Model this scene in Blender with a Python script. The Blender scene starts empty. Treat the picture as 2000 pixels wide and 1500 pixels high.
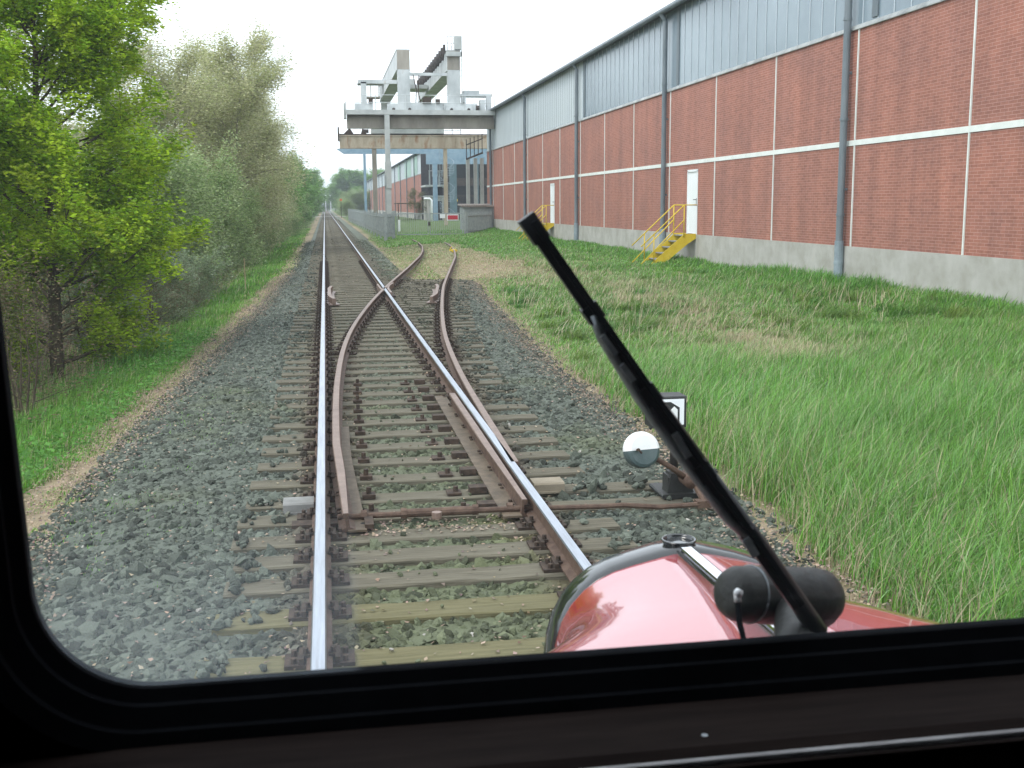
import bpy, math, random
import numpy as np
from mathutils import Matrix, Vector
sc = bpy.context.scene
COL = sc.collection
rng = np.random.default_rng(7)
random.seed(7)

# ------------------------------------------------------------------ camera
EYE = np.array([0, 0, 2.04])
yaw, pitch, roll = 0.163837, 0.160235, -0.007448
fw = np.array([math.sin(yaw)*math.cos(pitch), math.cos(yaw)*math.cos(pitch), -math.sin(pitch)])
rt = np.array([math.cos(yaw), -math.sin(yaw), 0]); up = np.cross(rt, fw)
r2 = rt*math.cos(roll)+up*math.sin(roll); u2 = up*math.cos(roll)-rt*math.sin(roll)
cd = bpy.data.cameras.new('camera'); cam = bpy.data.objects.new('camera', cd); COL.objects.link(cam)
cam.matrix_world = Matrix(((r2[0], u2[0], -fw[0], EYE[0]), (r2[1], u2[1], -fw[1], EYE[1]), (r2[2], u2[2], -fw[2], EYE[2]), (0, 0, 0, 1)))
cd.sensor_width = 36; cd.lens = 36*2170/2000; cd.clip_start = 0.02; cd.clip_end = 4000
cd.dof.use_dof = True; cd.dof.focus_distance = 16; cd.dof.aperture_fstop = 20
sc.camera = cam

# ------------------------------------------------------------------ overcast sky and sun
SUN_EL, SUN_AZ = math.radians(52), math.radians(250)     # azimuth clockwise from +Y
wd = bpy.data.worlds.new('World'); sc.world = wd; wd.use_nodes = True
nt = wd.node_tree; nt.nodes.clear()
wo = nt.nodes.new('ShaderNodeOutputWorld'); bg = nt.nodes.new('ShaderNodeBackground')
sky = nt.nodes.new('ShaderNodeTexSky'); sky.sky_type = 'NISHITA'; sky.sun_disc = False
sky.sun_elevation = SUN_EL; sky.sun_rotation = SUN_AZ
mx = nt.nodes.new('ShaderNodeMix'); mx.data_type = 'RGBA'; mx.inputs[0].default_value = 0.82
mx.inputs[7].default_value = (9.4, 10.0, 10.6, 1)        # the even white cloud layer
nt.links.new(sky.outputs[0], mx.inputs[6]); nt.links.new(mx.outputs[2], bg.inputs[0])
bg.inputs[1].default_value = 0.125
nt.links.new(bg.outputs[0], wo.inputs[0])
sd = bpy.data.lights.new('sun', 'SUN'); sd.energy = 1.0; sd.angle = math.radians(25); sd.color = (1, .96, .9)
so = bpy.data.objects.new('sun', sd); COL.objects.link(so)
dv = Vector((math.sin(SUN_AZ)*math.cos(SUN_EL), math.cos(SUN_AZ)*math.cos(SUN_EL), math.sin(SUN_EL)))
so.rotation_euler = dv.to_track_quat('Z', 'Y').to_euler()
sc.view_settings.view_transform = 'Standard'; sc.view_settings.look = 'None'
sc.view_settings.exposure = 0.85; sc.view_settings.gamma = 1
sc.cycles.max_bounces = 6; sc.cycles.transparent_max_bounces = 12

# ------------------------------------------------------------------ materials
def mat(name, c1, c2=None, rough=.8, metal=0., scale=6., detail=5., bump=0., bscale=None, spec=.4, stretch=None, lo=.35, hi=.65, c3=None, coat=0., cior=1.5):
    m = bpy.data.materials.new(name); m.use_nodes = True; n = m.node_tree; N = n.nodes; L = n.links
    b = N['Principled BSDF']; b.inputs['Roughness'].default_value = rough; b.inputs['Metallic'].default_value = metal
    b.inputs['Specular IOR Level'].default_value = spec; b.inputs['Coat Weight'].default_value = coat
    b.inputs['Coat Roughness'].default_value = .03; b.inputs['Coat IOR'].default_value = cior
    b.inputs['Base Color'].default_value = (*c1, 1)
    tc = N.new('ShaderNodeTexCoord'); mp = N.new('ShaderNodeMapping'); L.new(tc.outputs['Object'], mp.inputs[0])
    if stretch: mp.inputs['Scale'].default_value = stretch
    if c2 is not None:
        nz = N.new('ShaderNodeTexNoise'); nz.inputs['Scale'].default_value = scale; nz.inputs['Detail'].default_value = detail
        nz.inputs['Roughness'].default_value = .62
        L.new(mp.outputs[0], nz.inputs[0]); r = N.new('ShaderNodeValToRGB'); r.color_ramp.elements[0].position = lo
        r.color_ramp.elements[1].position = hi; r.color_ramp.elements[0].color = (*c1, 1); r.color_ramp.elements[1].color = (*c2, 1)
        if c3 is not None:
            e = r.color_ramp.elements.new(min(.98, hi+.12)); e.color = (*c3, 1)
        L.new(nz.outputs[0], r.inputs[0]); L.new(r.outputs[0], b.inputs['Base Color'])
    if bump:
        n2 = N.new('ShaderNodeTexNoise'); n2.inputs['Scale'].default_value = bscale or scale*4; n2.inputs['Detail'].default_value = 4
        L.new(mp.outputs[0], n2.inputs[0]); bp = N.new('ShaderNodeBump'); bp.inputs['Strength'].default_value = bump
        bp.inputs['Distance'].default_value = .01
        L.new(n2.outputs[0], bp.inputs['Height']); L.new(bp.outputs[0], b.inputs['Normal'])
    return m

def attr_mat(name, rough=.7, transl=0., spec=.3, bump=0, bscale=60):
    m = bpy.data.materials.new(name); m.use_nodes = True; n = m.node_tree; N = n.nodes; L = n.links
    b = N['Principled BSDF']; b.inputs['Roughness'].default_value = rough; b.inputs['Specular IOR Level'].default_value = spec
    a = N.new('ShaderNodeAttribute'); a.attribute_name = 'Col'; L.new(a.outputs['Color'], b.inputs['Base Color'])
    if bump:
        tc = N.new('ShaderNodeTexCoord')
        n2 = N.new('ShaderNodeTexNoise'); n2.inputs['Scale'].default_value = bscale; n2.inputs['Detail'].default_value = 5
        L.new(tc.outputs['Object'], n2.inputs[0]); bp = N.new('ShaderNodeBump'); bp.inputs['Strength'].default_value = bump
        bp.inputs['Distance'].default_value = .03
        L.new(n2.outputs[0], bp.inputs['Height']); L.new(bp.outputs[0], b.inputs['Normal'])
    if transl:
        t = N.new('ShaderNodeBsdfTranslucent'); L.new(a.outputs['Color'], t.inputs[0])
        x = N.new('ShaderNodeMixShader'); x.inputs[0].default_value = transl
        L.new(b.outputs[0], x.inputs[1]); L.new(t.outputs[0], x.inputs[2]); L.new(x.outputs[0], N['Material Output'].inputs[0])
    return m

def brick_mat():
    m = bpy.data.materials.new('red brickwork'); m.use_nodes = True; n = m.node_tree; N = n.nodes; L = n.links
    b = N['Principled BSDF']; b.inputs['Roughness'].default_value = .85
    tc = N.new('ShaderNodeTexCoord'); sp = N.new('ShaderNodeSeparateXYZ'); L.new(tc.outputs['Object'], sp.inputs[0])
    ad = N.new('ShaderNodeMath'); ad.operation = 'ADD'; L.new(sp.outputs[0], ad.inputs[0]); L.new(sp.outputs[1], ad.inputs[1])
    cb = N.new('ShaderNodeCombineXYZ'); L.new(ad.outputs[0], cb.inputs[0]); L.new(sp.outputs[2], cb.inputs[1])
    br = N.new('ShaderNodeTexBrick'); L.new(cb.outputs[0], br.inputs[0])
    br.inputs['Scale'].default_value = 1; br.inputs['Brick Width'].default_value = .24; br.inputs['Row Height'].default_value = .0625
    br.inputs['Mortar Size'].default_value = .0062; br.inputs['Mortar Smooth'].default_value = .2
    br.inputs['Color1'].default_value = (.30, .122, .086, 1); br.inputs['Color2'].default_value = (.37, .155, .112, 1)
    br.inputs['Mortar'].default_value = (.44, .25, .20, 1); br.inputs['Bias'].default_value = -.1
    nz = N.new('ShaderNodeTexNoise'); nz.inputs['Scale'].default_value = .7; nz.inputs['Detail'].default_value = 6; L.new(cb.outputs[0], nz.inputs[0])
    r = N.new('ShaderNodeValToRGB'); r.color_ramp.elements[0].position = .3; r.color_ramp.elements[1].position = .7
    r.color_ramp.elements[0].color = (.88, .90, .94, 1); r.color_ramp.elements[1].color = (1.1, 1.04, 1.0, 1); L.new(nz.outputs[0], r.inputs[0])
    # sparse darker and browner bricks, one value per brick
    wn = N.new('ShaderNodeTexNoise'); wn.inputs['Scale'].default_value = 7; wn.inputs['Detail'].default_value = 2; L.new(cb.outputs[0], wn.inputs[0])
    r2_ = N.new('ShaderNodeValToRGB'); r2_.color_ramp.elements[0].position = .36; r2_.color_ramp.elements[1].position = .5
    r2_.color_ramp.elements[0].color = (.88, .89, .9, 1); r2_.color_ramp.elements[1].color = (1, 1, 1, 1); L.new(wn.outputs[0], r2_.inputs[0])
    m1 = N.new('ShaderNodeMix'); m1.data_type = 'RGBA'; m1.blend_type = 'MULTIPLY'; m1.inputs[0].default_value = 1
    m2 = N.new('ShaderNodeMix'); m2.data_type = 'RGBA'; m2.blend_type = 'MULTIPLY'; m2.inputs[0].default_value = 1
    L.new(br.outputs[0], m1.inputs[6]); L.new(r.outputs[0], m1.inputs[7]); L.new(m1.outputs[2], m2.inputs[6]); L.new(r2_.outputs[0], m2.inputs[7])
    st = N.new('ShaderNodeMapping'); st.inputs['Scale'].default_value = (2.2, .16, 1); L.new(cb.outputs[0], st.inputs[0])
    n3 = N.new('ShaderNodeTexNoise'); n3.inputs['Scale'].default_value = 1; n3.inputs['Detail'].default_value = 5; L.new(st.outputs[0], n3.inputs[0])
    r3 = N.new('ShaderNodeValToRGB'); r3.color_ramp.elements[0].position = .36; r3.color_ramp.elements[1].position = .62
    r3.color_ramp.elements[0].color = (.86, .87, .88, 1); r3.color_ramp.elements[1].color = (1.05, 1.05, 1.05, 1); L.new(n3.outputs[0], r3.inputs[0])
    m3 = N.new('ShaderNodeMix'); m3.data_type = 'RGBA'; m3.blend_type = 'MULTIPLY'; m3.inputs[0].default_value = 1
    L.new(m2.outputs[2], m3.inputs[6]); L.new(r3.outputs[0], m3.inputs[7])
    L.new(m3.outputs[2], b.inputs['Base Color'])
    return m

M = dict(
 brick=brick_mat(),
 concrete=mat('weathered concrete', (.34, .33, .29), (.46, .45, .42), .9, scale=1.6, bump=.3, bscale=30, c3=(.40, .36, .27)),
 concrete_pale=mat('pale structural steel paint', (.36, .38, .37), (.50, .52, .50), .6, scale=1.2, c3=(.40, .34, .24)),
 rust_beam=mat('cream steel with rust', (.34, .27, .19), (.48, .41, .31), .7, scale=.9, lo=.36, hi=.55, stretch=(1, 1, .35), c3=(.30, .15, .07)),
 grey_beam=mat('stained grey steel', (.22, .20, .165), (.38, .35, .30), .7, scale=.8, stretch=(1, 1, .3)),
 white_steel=mat('off white steel', (.40, .43, .43), (.58, .61, .61), .6, scale=1.3, c3=(.36, .31, .24), stretch=(1, 1, .5)),
 blue_steel=mat('faded blue steel', (.16, .26, .34), (.25, .35, .43), .6, scale=1.2),
 teal_steel=mat('teal painted steel', (.08, .14, .16), (.13, .2, .23), .6, scale=1.2),
 dark_steel=mat('dark iron', (.035, .032, .03), (.07, .05, .04), .6, scale=5),
 grey_paint=mat('grey downpipe paint', (.12, .15, .17), (.19, .22, .24), .55, scale=2.5, stretch=(1, 1, .3)),
 zinc=mat('zinc pipe foot', (.2, .25, .28), (.3, .36, .4), .5, scale=3),
 glazing=mat('profiled glass panels', (.15, .20, .235), (.27, .34, .385), .22, scale=.28, spec=.5, stretch=(1, 1, .9), lo=.3, hi=.7),
 sheet=mat('pale corrugated sheet', (.48, .54, .57), (.56, .62, .64), .5, scale=1.2, stretch=(1, 3, .3)),
 rib=mat('pale glazing bar', (.50, .56, .6), None, .5),
 rib_dark=mat('dark sheet joint', (.14, .17, .19), None, .6),
 flashing=mat('flashing with dirt', (.22, .24, .24), (.42, .44, .43), .6, scale=2),
 joint=mat('white joint strip', (.66, .70, .66), (.76, .79, .76), .7, scale=3),
 roof=mat('dark roof edge', (.05, .055, .06), (.09, .095, .1), .7, scale=2),
 white_door=mat('white door paint', (.78, .82, .83), (.84, .87, .88), .45, scale=1.2),
 yellow=mat('yellow stair paint', (.66, .46, .02), (.74, .56, .05), .5, scale=3, c3=(.4, .25, .04)),
 tread=mat('grey stair grating', (.2, .21, .2), (.3, .3, .29), .7, scale=8),
 dark_wall=mat('dark end wall', (.02, .022, .026), (.045, .042, .045), .8, scale=2),
 black_void=mat('dark opening', (.012, .014, .016), None, .9),
 green_sheet=mat('green corrugated panel', (.28, .42, .36), (.36, .52, .44), .6, scale=1.3),
 fence=mat('grey fence steel', (.26, .29, .29), (.36, .39, .38), .6, scale=4),
 sleeper=mat('weathered timber', (.078, .070, .050), (.165, .15, .108), .95, scale=5, stretch=(.6, 9, 9), lo=.3, hi=.7, bump=.7, bscale=9, c3=(.15, .165, .07)),
 sleeper_green=mat('mossy timber', (.10, .092, .045), (.165, .15, .078), .95, scale=4, stretch=(.6, 9, 9), lo=.3, hi=.7, bump=.7, bscale=9),
 railside=mat('rusty rail steel', (.066, .038, .026), (.125, .08, .056), .75, scale=14, bump=.3, bscale=60),
 railtop=mat('polished rail head', (.46, .50, .56), (.34, .36, .40), .34, metal=.85, scale=3, stretch=(14, .6, 1)),
 railbrown=mat('dull brown rail head', (.18, .125, .10), (.25, .18, .145), .5, metal=.3, scale=8),
 foot=mat('brown blade foot', (.075, .056, .036), (.14, .105, .07), .7, scale=10),
 plate=mat('rusty tie plate', (.032, .022, .016), (.075, .05, .034), .85, scale=18),
 red=mat('glossy red paint', (.33, .014, .022), (.37, .02, .03), .2, scale=2, coat=1., spec=1., cior=1.75),
 blackpaint=mat('glossy black paint', (.012, .014, .015), None, .14, spec=.6, coat=.6),
 chrome=mat('bright metal strip', (.8, .8, .82), None, .12, metal=1.),
 rubber=mat('black rubber', (.005, .0055, .007), (.007, .008, .010), .9, scale=20, spec=.03),
 motor=mat('worn black housing', (.018, .019, .018), (.035, .036, .034), .5, scale=25, bump=.15, spec=.4),
 wiper=mat('wiper black', (.012, .012, .014), (.02, .02, .024), .42, scale=30, spec=.4),
 wiper_grey=mat('worn wiper metal', (.16, .18, .20), (.30, .33, .35), .4, metal=.5, scale=40),
 wood=mat('dark brown interior panel', (.012, .0075, .0065), (.021, .014, .012), .8, scale=9, stretch=(1, 8, 8), spec=.05),
 interior=mat('dark cab lining', (.004, .004, .0045), None, .9, spec=.05),
 edge=mat('painted ledge highlight', (.45, .43, .44), (.75, .74, .75), .5, scale=20, metal=0., stretch=(1, 8, 8)),  # pale colour standing in for light caught on the ledge edges
 ball_white=mat('chipped white paint', (.76, .77, .76), (.82, .83, .82), .45, scale=5, c3=(.6, .6, .58)),
 ball_dark=mat('dark green paint', (.05, .08, .08), (.08, .11, .11), .4, scale=9),
 white=mat('white enamel', (.82, .84, .86), None, .35),
 signred=mat('red sign face', (.50, .03, .05), None, .5),
 orange=mat('orange signal disc', (.6, .14, .03), None, .5),
 bark=mat('brown bark', (.060, .045, .030), (.105, .085, .055), .95, scale=9, stretch=(3, 3, .6), bump=.6),
 barkpale=mat('grey olive bark', (.20, .185, .13), (.3, .28, .21), .95, scale=9),
 yellow_sign=mat('yellow sign', (.7, .5, .03), None, .5),
 leaf=attr_mat('leaves', .5, .45), grass=attr_mat('grass blades', .42, .35, spec=.5), stone=attr_mat('ballast stones', .75, bump=.5, bscale=90),
 soil=attr_mat('soil and litter', .95, bump=.9, bscale=22), litter=attr_mat('dry leaf litter', .8, .15), twig=attr_mat('twigs', .9))

# ------------------------------------------------------------------ mesh helpers
def tag(o, label=None, cat=None, group=None, kind=None):
    if label: o['label'] = label
    if cat: o['category'] = cat
    if group: o['group'] = group
    if kind: o['kind'] = kind
    return o

def empty(name, loc=(0, 0, 0), label=None, cat=None, group=None):
    o = bpy.data.objects.new(name, None); COL.objects.link(o); o.location = loc; o.empty_display_size = .2
    return tag(o, label, cat, group)

def wloc(o):
    v = np.zeros(3)
    while o is not None: v = v+np.array(o.location); o = o.parent
    return v

class MB:
    def __init__(s): s.v = []; s.f = []; s.mi = []; s.cur = 0
    def mat(s, i): s.cur = i; return s
    def add(s, vs, fs):
        n = len(s.v); s.v += [tuple(map(float, v)) for v in vs]
        for f in fs: s.f.append(tuple(n+i for i in f)); s.mi.append(s.cur)
        return s
    def box(s, x0, x1, y0, y1, z0, z1, bev=0.):
        if x0 > x1: x0, x1 = x1, x0
        if y0 > y1: y0, y1 = y1, y0
        if z0 > z1: z0, z1 = z1, z0
        if bev:      # chamfered prism along the longest axis
            dims = [x1-x0, y1-y0, z1-z0]; ax = dims.index(max(dims)); o = [i for i in range(3) if i != ax]
            lo = [x0, y0, z0]; hi = [x1, y1, z1]; b = bev
            a0, a1, c0, c1 = lo[o[0]], hi[o[0]], lo[o[1]], hi[o[1]]
            ring = [(a0+b, c0), (a1-b, c0), (a1, c0+b), (a1, c1-b), (a1-b, c1), (a0+b, c1), (a0, c1-b), (a0, c0+b)]
            vs = []
            for e in (lo[ax], hi[ax]):
                for p in ring:
                    q = [0, 0, 0]; q[ax] = e; q[o[0]] = p[0]; q[o[1]] = p[1]; vs.append(q)
            fs = [(i, (i+1) % 8, 8+(i+1) % 8, 8+i) for i in range(8)]+[tuple(range(7, -1, -1)), tuple(range(8, 16))]
            return s.add(vs, fs)
        vs = [(x, y, z) for z in (z0, z1) for y in (y0, y1) for x in (x0, x1)]
        return s.add(vs, [(0, 2, 3, 1), (4, 5, 7, 6), (0, 1, 5, 4), (2, 6, 7, 3), (0, 4, 6, 2), (1, 3, 7, 5)])
    def beam(s, p0, p1, w, h, upv=(0, 0, 1)):
        p0 = np.array(p0, float); p1 = np.array(p1, float); d = p1-p0; d /= np.linalg.norm(d)
        u = np.array(upv, float)
        if abs(d@u) > .95: u = np.array([0, 1, 0.])
        a = np.cross(d, u); a /= np.linalg.norm(a); b = np.cross(a, d)
        vs = [p+a*sx*w/2+b*sz*h/2 for p in (p0, p1) for sx, sz in ((-1, -1), (1, -1), (1, 1), (-1, 1))]
        return s.add(vs, [(0, 3, 2, 1), (4, 5, 6, 7), (0, 1, 5, 4), (1, 2, 6, 5), (2, 3, 7, 6), (3, 0, 4, 7)])
    def tube(s, pts, r, n=10, caps=True):
        pts = [np.array(p, float) for p in pts]; rs = r if hasattr(r, '__len__') else [r]*len(pts)
        vs = []; prev = None
        for i, p in enumerate(pts):
            d = pts[min(i+1, len(pts)-1)]-pts[max(i-1, 0)]; d /= np.linalg.norm(d)
            if prev is None:
                u = np.array([0, 0, 1.]) if abs(d[2]) < .9 else np.array([1., 0, 0]); a = np.cross(d, u)
            else: a = prev-d*(prev@d)
            a /= np.linalg.norm(a); prev = a; b = np.cross(d, a)
            vs += [p+(a*math.cos(t)+b*math.sin(t))*rs[i] for t in (2*math.pi*k/n for k in range(n))]
        fs = [(i*n+k, i*n+(k+1) % n, (i+1)*n+(k+1) % n, (i+1)*n+k) for i in range(len(pts)-1) for k in range(n)]
        if caps: fs += [tuple(range(n-1, -1, -1)), tuple(range((len(pts)-1)*n, len(pts)*n))]
        return s.add(vs, fs)
    def prism(s, poly, y0, y1, axis=1):
        n = len(poly); vs = []
        for e in (y0, y1):
            for a, b in poly:
                vs.append((a, e, b) if axis == 1 else ((e, a, b) if axis == 0 else (a, b, e)))
        return s.add(vs, [(i, (i+1) % n, n+(i+1) % n, n+i) for i in range(n)]+[tuple(range(n-1, -1, -1)), tuple(range(n, 2*n))])
    def build(s, name, mats, parent=None, smooth=False, bevel=0):
        me = bpy.data.meshes.new(name)
        off = wloc(parent) if parent is not None else np.zeros(3)
        vv = np.array(s.v)-off
        me.from_pydata([tuple(v) for v in vv], [], s.f)
        for m in (mats if isinstance(mats, (list, tuple)) else [mats]): me.materials.append(m)
        if any(s.mi): me.polygons.foreach_set('material_index', s.mi)
        o = bpy.data.objects.new(name, me); COL.objects.link(o)
        import bmesh
        bm = bmesh.new(); bm.from_mesh(me); bmesh.ops.recalc_face_normals(bm, faces=bm.faces)
        bm.to_mesh(me); bm.free()
        if smooth: me.shade_smooth()
        if parent is not None: o.parent = parent
        if bevel:
            mo = o.modifiers.new('bevel', 'BEVEL'); mo.width = bevel; mo.segments = 2; mo.limit_method = 'ANGLE'
        return o

def npmesh(name, verts, faces, mat_, colors=None, parent=None, smooth=False):
    """verts (N,3), faces (F,k), colours per vertex (N,3)"""
    me = bpy.data.meshes.new(name); F, k = faces.shape
    me.vertices.add(len(verts)); me.vertices.foreach_set('co', verts.astype(np.float32).ravel())
    me.loops.add(F*k); me.loops.foreach_set('vertex_index', faces.astype(np.int32).ravel())
    me.polygons.add(F); me.polygons.foreach_set('loop_start', np.arange(0, F*k, k, dtype=np.int32))
    me.update(calc_edges=True)
    if not smooth: me.shade_flat()
    else: me.shade_smooth()
    if colors is not None:
        a = me.color_attributes.new('Col', 'FLOAT_COLOR', 'POINT')
        c = np.ones((len(verts), 4), np.float32); c[:, :3] = np.clip(colors, 0, 1); a.data.foreach_set('color', c.ravel())
    me.materials.append(mat_)
    o = bpy.data.objects.new(name, me); COL.objects.link(o)
    if parent is not None: o.parent = parent
    return o

def vnoise(x, y, seed=0):
    xi = np.floor(x).astype(np.int64); yi = np.floor(y).astype(np.int64); fx = x-xi; fy = y-yi
    fx = fx*fx*(3-2*fx); fy = fy*fy*(3-2*fy)
    def h(a, b):
        n = (a*374761393+b*668265263+seed*974634777) & 0x7fffffff
        n = ((n ^ (n >> 13))*1274126177) & 0x7fffffff
        return ((n ^ (n >> 16)) & 0xffff)/65535.
    return (h(xi, yi)*(1-fx)+h(xi+1, yi)*fx)*(1-fy)+(h(xi, yi+1)*(1-fx)+h(xi+1, yi+1)*fx)*fy
def fbm(x, y, seed=0, o=4):
    s = 0; a = .5; t = 0
    for i in range(o): s = s+a*vnoise(x*2**i, y*2**i, seed+i*7); t += a; a *= .55
    return s/t
def sstep(a, b, x):
    t = np.clip((x-a)/(b-a), 0, 1); return t*t*(3-2*t)

# ------------------------------------------------------------------ track geometry (metres; rail heads at z = 0)
RL, RR = -.097, 1.408
CURV = [(8.0, .03), (9.9, .03), (11.8, .04), (14.1, .10), (16.8, .22), (19.7, .45), (23.9, .89), (28.06, 1.41), (32.45, 2.01),
        (37.8, 2.75), (45.4, 3.75), (51, 4.35), (57, 4.85), (63, 5.1), (68, 5.17)]
cy_ = np.array([p[0] for p in CURV]); cx_ = np.array([p[1] for p in CURV])
def blade_x(y): return np.interp(y, cy_, cx_)
def stock_x(y):      # right stock rail follows the straight rail up to the points, then the curve
    return np.where(y < 8, RR, np.maximum(RR+.075*np.clip((y-8.2)/2.5, 0, 1), np.interp(y, [8, 10, 12, 14.75, 17.8, 22.4, 28, 32.1, 38, 45, 51, 57, 63, 68],
                    [1.41, 1.485, 1.52, 1.64, 1.83, 2.27, 2.88, 3.42, 4.22, 5.16, 5.8, 6.3, 6.57, 6.66])))
def brk_right(y): return np.interp(y, [0, 5.6, 7.5, 10.8, 14, 19, 28.7, 33.6, 34.4, 56, 100, 400], [2.7, 2.8, 2.95, 3.05, 3.05, 3.3, 3.95, 4.4, 2.55, 2.7, 2.95, 2.95])
def brk_left(y): return np.interp(y, [0, 5.4, 7.6, 9.4, 12, 18, 26, 44, 76, 400], [-1.4, -1.5, -1.9, -1.9, -1.85, -1.6, -1.35, -1., -.95, -.95])
ZB = -.224
def gz(x, y):
    x = np.asarray(x, float); y = np.asarray(y, float)
    br = brk_right(y); bl = brk_left(y)
    u = x-br; v = bl-x
    zr = np.where(u < 0, np.interp(u, [-.5, 0], [0, -.05]), np.interp(u, [0, 1.2, 8.5, 12], [-.05, -.03, .36, .36]))
    zr = zr+sstep(50, 72, y)*sstep(1.0, 1.8, u)*.12
    zl = np.interp(v, [-.5, 0, 1.7, 3.5, 6, 40], [0, -.06, -.46, -.72, -.8, -.8])
    z = ZB+np.where(x > .65, zr, zl)
    far = sstep(4.5, 9, np.abs(x-.65))
    return z+(fbm(x*.6, y*.6, 3)-.5)*.12*sstep(0, 1.5, np.maximum(u, v))
# ------------------------------------------------------------------ ground sheet
ys = np.concatenate([np.arange(-6, 40, .22), np.arange(40, 90, .6), np.arange(90, 200, 2.5), np.arange(200, 900, 25), [1000, 1400, 2000, 3000]])
xs = np.concatenate([[-2500, -900, -300, -120, -60, -35], np.arange(-24, -6, 1.2), np.arange(-6, 13, .18), np.arange(13, 45, 3), [60, 120, 300, 900, 2500]])
X, Y = np.meshgrid(xs, ys)
Z = gz(X, Y)
mott = fbm(X*1.3, Y*1.3, 11); m2 = fbm(X*.35, Y*.35, 21)
green = np.stack([.060+.03*mott, .095+.05*mott, .025+.01*mott], -1)
fine = fbm(X*5, Y*5, 15); dry = np.stack([.16+.20*fine, .13+.155*fine, .085+.10*fine], -1)
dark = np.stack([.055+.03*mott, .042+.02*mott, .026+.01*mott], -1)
u = X-brk_right(Y); v = brk_left(Y)-X
lit = np.clip(1-np.abs(u-.12)/.55, 0, 1)+np.clip(1.3-np.abs(v-.35)/.75, 0, 1)
# dry ground where the siding leaves the gravel
lit = np.maximum(lit, sstep(33, 35, Y)*(1-sstep(44, 62, Y))*(u > 0)*(1-sstep(3.2, 5.5, u))*.95)
lit = np.clip(lit*1.15-.3*(m2 < .42), 0, 1)[..., None]
cg = green*(1-lit)+dry*lit
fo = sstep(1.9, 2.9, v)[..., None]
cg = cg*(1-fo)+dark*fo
inb = ((u < 0) & (v < 0))[..., None]
cg = np.where(inb, .08, cg)
V = np.stack([X, Y, Z-.006*inb[..., 0]], -1).reshape(-1, 3)
nx = len(xs); ii, jj = np.meshgrid(np.arange(nx-1), np.arange(len(ys)-1)); a = (jj*nx+ii).ravel()
Fq = np.stack([a, a+1, a+nx+1, a+nx], -1)
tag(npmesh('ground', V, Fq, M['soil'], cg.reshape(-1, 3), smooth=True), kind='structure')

# ballast bed (sheet lying 2 cm above the ground sheet)
def ballast_col(x, y):
    n = fbm(x*5, y*5, 31); n2 = fbm(x*.8, y*.8, 33)
    base = np.stack([.076+.055*n, .088+.062*n, .070+.05*n], -1)
    brown = np.stack([.085+.05*n, .055+.03*n, .036+.02*n], -1)
    moss = np.stack([.088+.055*n, .10+.06*n, .045+.025*n], -1)
    d = np.minimum(np.abs(x-RL), np.abs(x-RR))
    tu = (y > 8) & (y < 34)
    d = np.where(tu, np.minimum(d, np.minimum(np.abs(x-blade_x(y)), np.abs(x-stock_x(y)))), d)
    rust = np.clip(1-(d-.08)/.24, 0, 1)*np.interp(y, [4, 8, 14, 40, 400], [.35, .6, .95, .9, .6])
    inner = ((x > RL) & (x < stock_x(np.minimum(y, 33))))
    rust = np.maximum(rust, inner*np.interp(y, [10, 20, 36, 80], [0, .12, .55, .8])*np.where((x > RR) & (y > 34), 0, 1))
    mw = inner*np.interp(y, [4, 7, 14], [.75, .7, .3])*(.45+.8*n2)
    mw = np.clip(mw+np.clip(n2*2-1.25, 0, .4), 0, 1)
    c = base*(1-mw)[..., None]+moss*mw[..., None]
    r = np.clip(rust*(.7+.6*n), 0, 1)[..., None]
    return c*(1-r)+brown*r
ysb = np.concatenate([np.arange(-4, 36, .08), np.arange(36, 90, .25), np.arange(90, 400, 2), [420, 500, 700]])
T = np.linspace(0, 1, 70); Yb = np.repeat(ysb[:, None], 70, 1)
bl = brk_left(ysb)-.05; br = brk_right(ysb)
Xb = bl[:, None]*(1-T)+br[:, None]*T
Zb = gz(Xb, Yb)+.018+np.where((T > .01) & (T < .99), rng.uniform(-.006, .01, Xb.shape), -.03)
Cb = ballast_col(Xb, Yb)
a = (np.arange(len(ysb)-1)[:, None]*70+np.arange(69)[None, :]).ravel()
tag(npmesh('ballast_bed', np.stack([Xb, Yb, Zb], -1).reshape(-1, 3), np.stack([a, a+1, a+71, a+70], -1), M['stone'], Cb.reshape(-1, 3)), kind='structure')

# ------------------------------------------------------------------ sleepers
SY = [4.06, 4.66, 5.26, 5.90, 6.43, 6.88, 7.33, 7.84, 8.33, 8.93, 9.55]
while len(SY) < 300: SY.append(SY[-1]+.60)
SX = {}
def sleeper_mesh(x0, x1, k):
    r = random.Random(k); b = MB(); n = 14; w = .125; top = -.168
    ring = []
    for i in range(n+1):
        x = x0+(x1-x0)*i/n; j = lambda s: r.uniform(-s, s)
        e = .010
        ring.append([(x, -w+j(.004), -.30), (x, w+j(.004), -.30), (x, w+j(.005), top-e+j(.003)), (x, w-e+j(.004), top+j(.003)), (x, j(.02), top-.003+j(.004)), (x, -w+e+j(.004), top+j(.003)), (x, -w+j(.005), top-e+j(.003))])
    vs = [p for q in ring for p in q]
    fs = [(i*7+a_, i*7+(a_+1) % 7, (i+1)*7+(a_+1) % 7, (i+1)*7+a_) for i in range(n) for a_ in range(7)]+[tuple(range(6, -1, -1)), tuple(range(n*7, n*7+7))]
    b.add(vs, fs); return b
pl = MB()
pl.box(-.17, .17, -.08, .08, -.168, -.148)
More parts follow.
